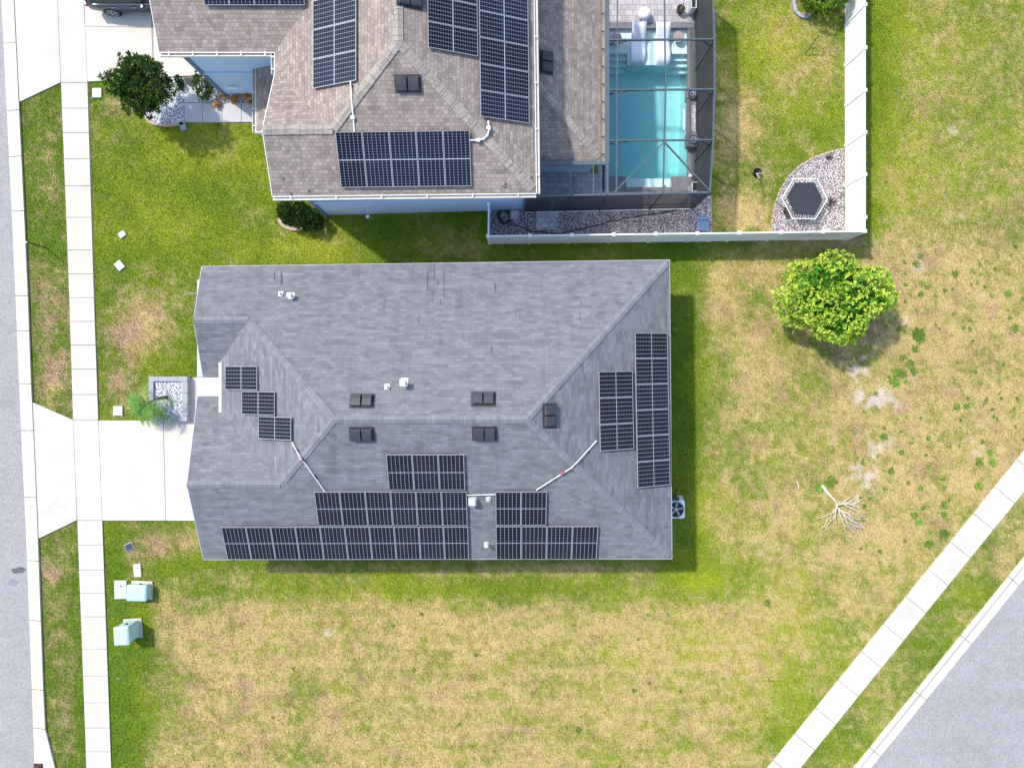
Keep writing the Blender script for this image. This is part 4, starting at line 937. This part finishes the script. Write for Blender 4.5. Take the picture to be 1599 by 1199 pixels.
# fallen bare sapling
t = thing('fallen_sapling', 'bleached bare sapling lying on the dry lawn near the diagonal path', 'dead branch', tuple(G(1290, 765)))
random.seed(5); mb = MB(); b0 = G(1283, 757, .08); b1 = G(1291, 769, .12); b2 = G(1303, 782, .2)
mb.tube([b0, b1, b2], [.075, .055, .04], 7); mb.build('trunk', M['dead'], t)
mb = MB()
for tx, ty in ((1290, 822), (1288, 805), (1320, 838), (1326, 826), (1337, 828), (1342, 815), (1346, 800), (1338, 783), (1318, 784)):
    s = b2 + Vector((random.uniform(-.05, .05), random.uniform(-.25, 0), 0)); e = G(tx, ty, .12); pp = [s]
    for k in range(1, 6): f = k / 5; pp.append(s.lerp(e, f) + Vector((random.uniform(-.05, .05), random.uniform(-.05, .05), .14 * math.sin(f * 3.1) + random.uniform(0, .03))))
    mb.tube(pp, [.022, .019, .016, .013, .01, .005], 5)
    for k in range(1, 6):
        d = (e - s).normalized(); sg = random.choice((-1, 1)); nd = (d + Vector((-d.y, d.x, 0)) * sg * random.uniform(.4, .9)).normalized(); L = random.uniform(.2, .5); q = pp[k] + nd * L + Vector((0, 0, .05)); mb.tube([pp[k], pp[k].lerp(q, .5) + Vector((random.uniform(-.02, .02),) * 2 + (.02,)), q], [.010, .008, .004], 4)
        q2 = q + (nd + d).normalized() * .16; mb.tube([pp[k].lerp(q, .6), q2], [.009, .004], 4)
mb.build('branches', M['dead'], t)
mb = MB(); mb.tube([G(1244, 748, .03), G(1247, 757, .05), G(1246, 768, .03)], [.015, .02, .01], 6); tag(mb.build('twig', M['dead']), 'small pale twig on the lawn left of the fallen sapling', 'twig')
t = thing('bare_sapling', 'thin leafless sapling leaning by the west gable', 'sapling', tuple(G(307, 458))); mb = MB(); twig(mb, G(309, 458, 0), Vector((-.3, -.1, 1)).normalized(), .35, .035, 2, .35); mb.build('trunk', M['dead'], t)

# AC unit
t = thing('air_conditioner', 'grey outdoor air conditioner with round fan beside the east wall', 'air conditioner', tuple(G(1040, 791)))
mb = MB(); c0 = G(1050, 790, .4); mb.box(c0, (.82, .84, .72), None, .05); mb.build('casing', plain('pale_grey_metal', (0.78, 0.84, 0.85), .4), t)
mb = MB(); mb.box(G(1050, 790, .03), (1.0, 1.0, .06), None, .01); mb.build('pad', M['concrete'], t)
mb = MB(); mb.lathe(G(1050, 790, .762), [(.34, 0), (.34, .004), (0, .005)], 28); mb.build('fan_well', M['black'], t)
mb = MB()
for k in range(5):
    a = k * 2 * math.pi / 5 + .3; R = Matrix.Rotation(a, 3, 'Z'); cc = G(1050, 790, .775)
    mb.poly([cc + R @ Vector(v) for v in ((.05, -.03, 0), (.30, -.085, .006), (.31, .0, .012), (.06, .03, .004))])
mb.lathe(G(1050, 790, .775), [(.075, 0), (.07, .03), (0, .04)], 16); mb.build('fan', M['lid'], t)
mb = MB()
for r_ in (.12, .2, .28, .345): mb.tube([G(1050, 790, .80) + Vector((math.cos(a) * r_, math.sin(a) * r_, 0)) for a in np.linspace(0, 2 * math.pi, 33)], .004 if r_ < .3 else .012, 4)
mb.build('grille', M['coping'], t)
mb = MB(); mb.box(G(1045, 774, .5), (.6, .14, .6), None, .02); mb.build('service_box', M['dark_vent'], t)
# planter with palm
t = thing('raised_bed', 'raised grey block bed filled with white stones by the driveway', 'raised bed', tuple(G(268, 622)))
mb = MB(); 
for a, b in (((239.5, 591.5), (299, 591.5)), ((295.5, 595.4), (295.5, 648.6)), ((299, 652.5), (239.5, 652.5)), ((243, 648.6), (243, 595.4))):
    A_ = G(*a, .2); B_ = G(*b, .2); L = (B_ - A_).length; n = int(L / .42)
    for k in range(n): mb.bar(A_.lerp(B_, (k + .015) / n), A_.lerp(B_, (k + .985) / n), .22, .40)
mb.build('block_wall', M['block'], t); mb = MB(); mb.prism([G(*p)[:2] for p in [(245, 594), (293, 594), (293, 650), (245, 650)]][::-1], .0, .3); mb.build('stones', M['wgravel'], t)

# ------------------------------------------------------------------ foliage
def leafcloud(centers, dirs, nl, L, wdt, colfn, spread, seed=1, droop=0.0, flat=0.0):
    """clusters of pointed leaves round each centre"""
    r = np.random.default_rng(seed); n = len(centers); C = np.repeat(centers, nl, 0); D_ = np.repeat(dirs, nl, 0); m = n * nl
    d = D_ + r.normal(size=(m, 3)) * spread; d[:, 2] -= droop; d /= np.linalg.norm(d, axis=1, keepdims=True)
    s = np.cross(d, r.normal(size=(m, 3)) * (1 - flat) + np.array([0, 0, 1.6]) * flat); s /= np.linalg.norm(s, axis=1, keepdims=True); up = np.cross(s, d)
    l = (L * r.uniform(.7, 1.2, m))[:, None]; w = (wdt * r.uniform(.8, 1.2, m))[:, None]
    p0 = C + d * l * .08; pm = C + d * l * .5 + up * l * .06
    V_ = np.stack([p0, pm + s * w / 2, C + d * l, pm - s * w / 2], 1).reshape(-1, 3); F_ = np.arange(m * 4).reshape(-1, 4)
    return V_, F_, colfn(C, d, np.repeat(r.random(n), nl), r.random(m))
def join(parts):
    Vs, Fs, Cs = [], [], []; o = 0
    for a, b, c in parts: Vs.append(a); Fs.append(b + o); Cs.append(c); o += len(a)
    return np.concatenate(Vs), np.concatenate(Fs), np.concatenate(Cs)
def crownpts(n, c, rad, seed, bump_=.16, inner=.55, zmin=-.7):
    r = np.random.default_rng(seed); d = r.normal(size=(n * 3, 3)); d /= np.linalg.norm(d, axis=1, keepdims=True); d = d[d[:, 2] > zmin][:n]
    lobes = r.normal(size=(22, 3)); lobes /= np.linalg.norm(lobes, axis=1, keepdims=True)
    b = 1 - bump_ + bump_ * 1.5 * np.clip(((d @ lobes.T).max(1) - .8) / .2, 0, 1)
    rr = b * (inner + (1 - inner) * r.random(len(d)) ** .45)
    return np.array(c) + d * rr[:, None] * np.array(rad), d
def limbs(mb, base, top, tips, r0, seed=2):
    rr = random.Random(seed); base = Vector(base); top = Vector(top)
    mb.tube([base, base.lerp(top, .5) + Vector((.04, .03, 0)), top], [r0, r0 * .8, r0 * .6], 8)
    for tp in tips:
        tp = Vector(tp); s = base.lerp(top, rr.uniform(.55, 1)); mb.tube([s, s.lerp(tp, .5) + Vector((rr.uniform(-.1, .1), rr.uniform(-.1, .1), .08)), tp], [r0 * .45, r0 * .3, r0 * .1], 6)
# bright tree on the east lawn
t = thing('tree', 'round bright yellow-green tree alone on the patchy east lawn', 'tree', tuple(G(1274, 476)))
cT = G(1275, 472, 1.9)
def colA(C, d, cr, lr):
    g0 = np.array([.12, .33, .022]); g1 = np.array([.82, .90, .13]); f = np.clip(.50 + .8 * (cr - .5) + .6 * (lr - .5), 0, 1)[:, None]; return g0 * (1 - f) + g1 * f
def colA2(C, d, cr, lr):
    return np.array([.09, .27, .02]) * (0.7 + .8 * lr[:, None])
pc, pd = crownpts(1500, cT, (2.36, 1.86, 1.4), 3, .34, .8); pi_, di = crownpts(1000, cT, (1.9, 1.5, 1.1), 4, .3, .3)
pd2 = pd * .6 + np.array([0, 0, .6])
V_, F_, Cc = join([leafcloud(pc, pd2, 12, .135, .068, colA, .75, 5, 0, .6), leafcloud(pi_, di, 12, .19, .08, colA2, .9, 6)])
npmesh('crown', V_, F_, Cc, M['leaf'], t); mb = MB(); limbs(mb, G(1274, 476, 0), G(1274, 474, 1.0), [tuple(p) for p in pi_[:16]], .1); mb.build('trunk', M['bark'], t)
# dark magnolia
t = thing('magnolia_tree', 'dark green magnolia tree at the neighbouring front bed', 'tree', tuple(G(243, 158)))
cM = W(221, 134, 2.0)
def colM(C, d, cr, lr):
    g0 = np.array([.022, .065, .014]); g1 = np.array([.13, .23, .025]); f = np.clip(.9 * cr ** 1.5 + .5 * (lr - .5), 0, 1)[:, None]; c = g0 * (1 - f) + g1 * f; br_ = (lr > .955)[:, None]; return np.where(br_, np.array([.30, .12, .03]), c)
r_ = np.random.default_rng(8); pm_, dm = crownpts(480, cM, (1.18, 1.22, 1.1), 9, .3, .15, -.8)
pe, de = crownpts(46, cM, (1.42, 1.45, 1.2), 10, .35, .9, -.3); lf = leafcloud(np.concatenate([pm_, pe]), np.concatenate([dm, de]) * .55 + np.array([0, 0, .35]), 15, .22, .075, colM, .75, 11)
npmesh('crown', *lf, M['leaf'], t); mb = MB(); limbs(mb, tuple(G(243, 158, 0)), tuple(cM - Vector((0, 0, 1.0))), [tuple(p) for p in pm_[:22]], .08, 4); mb.build('trunk', M['bark'], t)
# shrubs
def shrub(gx, gy, rad, h, seed, cols_, label, name='shrub', n=160, nl=12, L=.12, w=.05, group=None):
    t = thing(name, label, 'shrub', tuple(G(gx, gy)), group)
    def cf(C, d, cr, lr):
        f = np.clip(cr * .9 + .4 * (lr - .5), 0, 1)[:, None]; return np.array(cols_[0]) * (1 - f) + np.array(cols_[1]) * f
    p, d = crownpts(n, G(gx, gy, h * .55), (rad[0], rad[1], h * .55), seed, .25, .5, -.9)
    npmesh('foliage', *leafcloud(p, d * .6 + np.array([0, 0, .4]), nl, L, w, cf, .75, seed + 1), M['leaf'], t)
    mb = MB(); 
    for k in range(5): a = k * 1.3; mb.tube([G(gx, gy, 0), G(gx, gy, h * .5) + Vector((math.cos(a) * rad[0] * .4, math.sin(a) * rad[1] * .4, 0))], [.03, .012], 5)
    mb.build('stem', M['bark'], t); return t
dk = ((.010, .035, .006), (.05, .12, .012)); md = ((.03, .09, .01), (.14, .26, .02))
shrub(466, 336, (.68, .62), 1.0, 21, dk, 'large dark green shrub at the left of the blue wall corner', n=260)
shrub(490, 346, (.58, .52), .95, 23, dk, 'dark green shrub touching the blue house corner', n=220)
shrub(447, 330, (.3, .4), .6, 25, md, 'small lighter green shrub beside the dark corner shrubs', n=90)
shrub(326, 137, (.42, .68), .9, 27, ((.02, .06, .008), (.13, .2, .03)), 'oblong green shrub between the path and the blue garage', n=200)
shrub(281, 127, (.13, .13), .35, 29, dk, 'tiny dark plant in the white stones by the path end', n=30, nl=8); shrub(286, 137, (.10, .16), .35, 31, dk, 'tiny dark plant below another in the white stones', n=30, nl=8)
shrub(1277, 6, (1.05, .8), 1.8, 33, ((.03, .10, .01), (.28, .42, .03)), 'bright green shrub cut by the frame inside the white fence', n=320, L=.15, w=.06)
cro = ((.62, .30, .07), (.95, .66, .28)); grp = 'orange bedding plants'
for k, (x, y, lb) in enumerate(((352, 152, 'orange bedding plant farthest left in the row by the blue wall'), (341, 165, 'orange bedding plant at the path edge, apart from the row'), (374, 150, 'orange bedding plant in the middle of the row by the blue wall'),
                       (368, 159, 'low orange bedding plant on the path side of the row'), (388, 153, 'orange bedding plant next to the porch roof'), (394, 160, 'orange bedding plant half under the porch roof'))):
    shrub(x, y, (.17, .13), .25, 41 + k * 2, cro, lb, 'bedding_plant', n=26, nl=9, L=.11, w=.05, group=grp)
# brick arc by the shrubs
mb = MB(); arcp = [(437, 342), (440, 349), (447, 355), (456, 358), (466, 359), (476, 357), (482, 355)]
for a, b in zip(arcp, arcp[1:]): mb.bar(G(*a, .05), G(*b, .05), .16, .12)
tag(mb.build('bed_edging', M['brick_edge']), 'short curved brick edging round the dark corner shrubs', 'edging')
mb = MB(); arcp = [(228, 183), (234, 190), (243, 195), (262, 197), (288, 194)]
for a, b in zip(arcp, arcp[1:]): mb.bar(G(*a, .05), G(*b, .05), .12, .12)
tag(mb.build('bed_edging', M['brick_edge']), 'low curved edging round the magnolia bed', 'edging')
mb = MB(); arcp = [(1238, -20), (1239, 8), (1242, 20), (1250, 27), (1261, 28), (1266, 20)]
for a, b in zip(arcp, arcp[1:]): mb.bar(G(*a, .06), G(*b, .06), .14, .14)
tag(mb.build('bed_edging', M['block']), 'pale stone ring round the shrub cut by the upper frame edge', 'edging')
# door mat
mb = MB(); mb.prism([G(295 + 8 * math.cos(a) * -1 - 3, 123 + 15 * math.sin(a))[:2] for a in np.linspace(0, math.pi, 12)], .06, .085) if False else mb.prism([G(*p)[:2] for p in [(289.5, 123), (306, 123), (307, 133), (302, 136.5), (297, 136), (292, 131)]][::-1], .055, .11)
tag(mb.build('doormat', M['mat_black']), 'black half-round mat at the end of the front path', 'mat')
# palm in the raised bed
t = thing('palm', 'young green palm spreading over the raised stone bed', 'palm', tuple(G(262, 621, .3)))
random.seed(12); Vp = []; Fp = []; Cp = []; base = G(253, 628, 1.2); sb = MB(); sb.tube([G(266, 620, .28), G(262, 621, .8), base], [.09, .07, .05], 8); sb.build('trunk', M['bark'], t)
for fr in range(21):
    a = random.uniform(2.2, 5.4) if fr < 14 else random.uniform(0, 6.28); L = random.uniform(.8, 1.45); up = random.uniform(.2, .9); d = Vector((math.cos(a), math.sin(a), 0)); s = Vector((-d.y, d.x, 0)); n = 15; prev = None
    base_c = np.array(random.choice([(.10, .26, .03), (.07, .20, .02), (.2, .3, .06), (.13, .30, .05)]))
    for k in range(1, n):
        f = k / n; p = base + d * L * f * .95 + Vector((0, 0, up * f - 1.15 * f * f * L * .8))
        for sg in (-1, 1):
            ll = .34 * math.sin(math.pi * (f * .8 + .15)) + .05; e = p + (s * sg * .75 + d * .75).normalized() * ll + Vector((0, 0, -.13 * random.random()))
            w = d * .016 + s * sg * -.008; i0 = len(Vp); Vp += [p - w, p + w, e]; Fp.append((i0, i0 + 1, i0 + 2)); Cp.append(base_c * random.uniform(.6, 1.5))
npmesh('fronds', np.array([tuple(v) for v in Vp]), np.array(Fp), np.array(Cp), M['leaf'], t)

# ------------------------------------------------------------------ car
car = thing('parked_car', 'dark slate SUV on the neighbouring driveway, cut by the frame edge', 'car', tuple(G(240, -4))); 
cx0 = W(134, 0, .8).x; Lc = 4.6; cyy = W(0, 21, .35).y + .93; 
def cp(x, y, z): return Vector((cx0 + x, cyy + y, z))
st = [(0.0, .70, .55, .95, .60), (.12, .86, .36, 1.02, .76), (.6, .92, .30, 1.04, .84), (1.2, .93, .3, 1.02, .86), (2.4, .93, .28, 1.0, .86), (3.3, .92, .3, .98, .85), (4.0, .90, .32, .92, .80), (4.45, .80, .36, .80, .66), (4.6, .62, .5, .7, .5)]
mb = MB(); R = []
for x, hw, z0, zb, ht in st:
    R.append([cp(x, -hw * .92, z0), cp(x, -hw, z0 + .18), cp(x, -hw - .005, (z0 + zb) / 2 + .05), cp(x, -hw * .97, zb - .08), cp(x, -ht, zb), cp(x, ht, zb), cp(x, hw * .97, zb - .08), cp(x, hw + .005, (z0 + zb) / 2 + .05), cp(x, hw, z0 + .18), cp(x, hw * .92, z0)][::-1])
mb.loft(R, True, True); mb.build('body', M['carpaint'], car, True)
mb = MB(); R = []
for x, hw, zb, zt, ht in ((.12, .80, 1.0, 1.06, .7), (.35, .82, 1.0, 1.52, .62), (.9, .84, 1.0, 1.64, .66), (2.2, .84, .98, 1.64, .66), (2.9, .82, .96, 1.45, .64), (3.45, .8, .95, 1.0, .7)):
    R.append([cp(x, -hw, zb), cp(x, -ht, zt), cp(x, -ht * .5, zt + .04), cp(x, ht * .5, zt + .04), cp(x, ht, zt), cp(x, hw, zb)][::-1])
mb.loft(R, True, True); mb.build('window', M['glass'], car, False)
mb = MB(); mb.box(cp(1.5, 0, 1.675), (1.5, 1.15, .06), None, .03); mb.build('roof', M['carpaint'], car)
mb = MB(); mb.bar(cp(.45, -.865, 1.0), cp(3.2, -.865, .99), .03, .03); mb.bar(cp(.45, .865, 1.0), cp(3.2, .865, .99), .03, .03); mb.each('trim', M['alu'], car)
for x in (.98, 3.68):
    for sy in (-1, 1):
        tb = MB(); n = 26; c = cp(x, sy * .84, .36); R = []
        for yy, r in ((-.11, .26), (-.11, .34), (-.07, .365), (.07, .365), (.11, .34), (.11, .26)): R.append([c + Vector((r * math.cos(2 * math.pi * k / n), yy, r * math.sin(2 * math.pi * k / n))) for k in range(n)])
        tb.loft(R, True, True); w = tb.build('wheel', M['tyre'], car, False)
        rb = MB(); yo = sy * .115
        for k in range(5):
            a = 2 * math.pi * k / 5 + .3; rb.bar(c + Vector((0, yo, 0)), c + Vector((.235 * math.cos(a), yo, .235 * math.sin(a))), .06, .03, up=(0, 1, 0))
        rb.tube([c + Vector((.245 * math.cos(a), yo, .245 * math.sin(a))) for a in np.linspace(0, 6.283, 25)], .018, 5); rb.build('rim', M['alu'], w)
for sy in (-1, 1):
    mb = MB(); mb.box(cp(.10, sy * .74, .86), (.26, .22, .18), Matrix.Rotation(-sy * .5, 3, 'Z'), .04); mb.build('tail_light', M['tail'], car)
    mb = MB(); mb.box(cp(2.72, sy * 1.0, 1.02), (.16, .24, .15), None, .04); mb.build('mirror', M['carpaint'], car)
    for x in (1.3, 2.25): mb = MB(); mb.box(cp(x, sy * .945, .85), (.2, .04, .035), None, .01); mb.build('door_handle', M['alu'], car)

# ------------------------------------------------------------------ lawn blades and weeds
POLY = [[(interp(SWL, y), y) for y in (-300, 0, 330, 658, 1199, 1500)] + [(interp(SWR, y), y) for y in (1500, 1199, 658, 330, 0, -300)],
        [(-400, -300)] + [(interp(KERBE, y), y) for y in (-300, 0, 330, 630, 820, 1136)] + [(88, 1199), (96, 1500), (-400, 1500)],
        [(40, 624), (116, 656), (122, 812), (50, 845)], [(150, 656), (400, 656), (400, 813), (160, 812)], [(20, -100), (92, -100), (97, 130), (30, 161)], [(130, -100), (420, -100), (420, 121), (138, 128)],
        [(228, 120), (520, 120), (520, 192), (228, 194)], [(236, 588), (400, 588), (400, 660), (236, 660)], [(308, 436), (375, 436), (375, 600), (308, 600)],
        [(370, 441), (1017, 432), (1017, 837), (370, 837)], [(354, -200), (825, -200), (825, 328), (512, 336), (512, 150), (354, 150)], [(762, 328), (1113, 300), (1113, 380), (762, 382)], [(810, -200), (1086, -200), (1086, 330), (810, 330)],
        arc + [(1322, 233), (1322, 376), (1208, 376)],
        [dg(B0, -300, 0), dg(B0, 900, 0), dg(B0, 900, 39.8), dg(B0, -300, 39.8)], [dg(B0, -300, 104), dg(B0, 900, 104), dg(B0, 900, 700), dg(B0, -300, 700)]]
def inside(x, y, poly):
    r = np.zeros(len(x), bool); n = len(poly)
    for i in range(n):
        x0, y0 = poly[i]; x1, y1 = poly[(i + 1) % n]
        if y0 == y1: continue
        c = ((y0 > y) != (y1 > y)) & (x < (x1 - x0) * (y - y0) / (y1 - y0) + x0); r ^= c
    return r
def lawnpts(n, r):
    x = r.uniform(-20, 1640, n); y = r.uniform(-30, 1240, n); keep = np.ones(n, bool)
    for p in POLY: keep &= ~inside(x, y, p)
    return x[keep], y[keep]
r = np.random.default_rng(99)
x, y = lawnpts(1500000, r); n = len(x)
d, l, s = field(x, y); keep = r.random(n) > np.clip(sstep(s, .3, .8) * .8 + .25 * sstep(d, .5, 1), 0, 1); x, y = x[keep], y[keep]; n = len(x)
cc = groundcol(x + r.normal(size=n) * 3.5, y + r.normal(size=n) * 3.5, .30, r) * (0.58 + 1.02 * r.random(n) ** 1.1)[:, None]
cc *= 1.12
a = r.uniform(0, 2 * np.pi, n); lean = r.uniform(.2, 1.0, n); L = r.uniform(.035, .08, n); w = r.uniform(.008, .017, n)
b = np.stack([(x - 800) / SG, (580 - y) / SG, np.full(n, .0)], 1); dirh = np.stack([np.cos(a), np.sin(a), np.zeros(n)], 1); sd_ = np.stack([-np.sin(a), np.cos(a), np.zeros(n)], 1)
tip = b + dirh * (L * lean)[:, None] + np.array([0, 0, 1.]) * (L * np.sqrt(1.05 - lean ** 2))[:, None]
Vb = np.stack([b + sd_ * w[:, None], b - sd_ * w[:, None], tip], 1).reshape(-1, 3)
o = npmesh('grass', Vb, np.arange(n * 3).reshape(-1, 3), cc, M['grass_blade']); stuff(o, 'patchy green and straw coloured lawn grass round both houses', 'grass')
# weeds: broad-leaved clumps in the thin east lawn
wx = []; wr = []
KW = [(1432, 520, 9), (1437, 528, 8), (1428, 545, 5), (1400, 582, 7), (1408, 583, 6), (1398, 597, 7), (1422, 568, 6), (1426, 578, 5), (1410, 558, 4), (1437, 400, 4), (1430, 411, 5), (1491, 427, 5), (1440, 442, 4), (1438, 459, 4), (1574, 458, 5), (1585, 513, 6), (1508, 634, 5), (1494, 636, 5),
      (1379, 681, 5), (1408, 706, 4), (1390, 735, 5), (1449, 683, 3), (1546, 706, 5), (1549, 720, 6), (1528, 721, 6), (1527, 758, 6), (1438, 762, 4), (1442, 792, 4), (1427, 804, 5), (1435, 815, 5), (1473, 788, 5), (1474, 803, 5), (1474, 833, 8), (1450, 850, 6), (1297, 753, 9), (1280, 762, 7), (1346, 722, 3), (1382, 763, 3), (1198, 940, 5), (990, 1077, 3), (904, 1139, 4)]
for _ in range(170):
    gx = random.uniform(1330, 1600); gy = random.uniform(370, 880)
    if (gx - 1197) * .777 + (gy - 1199) * .6297 < -6 and math.hypot(gx - 1290, gy - 470) > 95 and vnoise(np.array([gx]), np.array([gy]), 60, 200, 2)[0] > .42: KW.append((gx, gy, random.choice((1.2, 1.5, 1.9, 2.6))))
for _ in range(20): KW.append((random.uniform(300, 1250), random.uniform(930, 1199), random.choice((1.2, 1.6, 2.2))))
Vw = []; Cw = []; rr = np.random.default_rng(5)
for gx, gy, rad in KW:
    m = int(10 + rad * rad * 3.2); th = rr.uniform(0, 6.28, m); q = rad * rr.random(m) ** .6 * (1.05 + .4 * np.sin(3 * th + gx) * np.cos(2 * th + gy))
    cx_, cy_ = gx + q * np.cos(th), gy + q * np.sin(th); L_ = rr.uniform(.04, .09, m); a_ = rr.uniform(0, 6.28, m)
    c0_ = np.stack([(cx_ - 800) / SG, (580 - cy_) / SG, rr.uniform(.02, .06, m)], 1); dh = np.stack([np.cos(a_), np.sin(a_), rr.uniform(.1, .7, m)], 1); sh = np.stack([-np.sin(a_), np.cos(a_), np.zeros(m)], 1)
    Vw.append(np.stack([c0_, c0_ + dh * L_[:, None] * .5 + sh * L_[:, None] * .3, c0_ + dh * L_[:, None], c0_ + dh * L_[:, None] * .5 - sh * L_[:, None] * .3], 1).reshape(-1, 3))
    Cw.append(np.array([.115, .235, .022]) * rr.uniform(.5, 1.5, (m, 1)) * rr.uniform(.8, 1.5) + np.array([.04, .01, 0]) * rr.random())
Vw = np.concatenate(Vw); o = npmesh('weeds', Vw, np.arange(len(Vw)).reshape(-1, 4), np.concatenate(Cw), M['leaf']); stuff(o, 'dark green broad-leaved weed clumps scattered over the thin lawn', 'weeds')
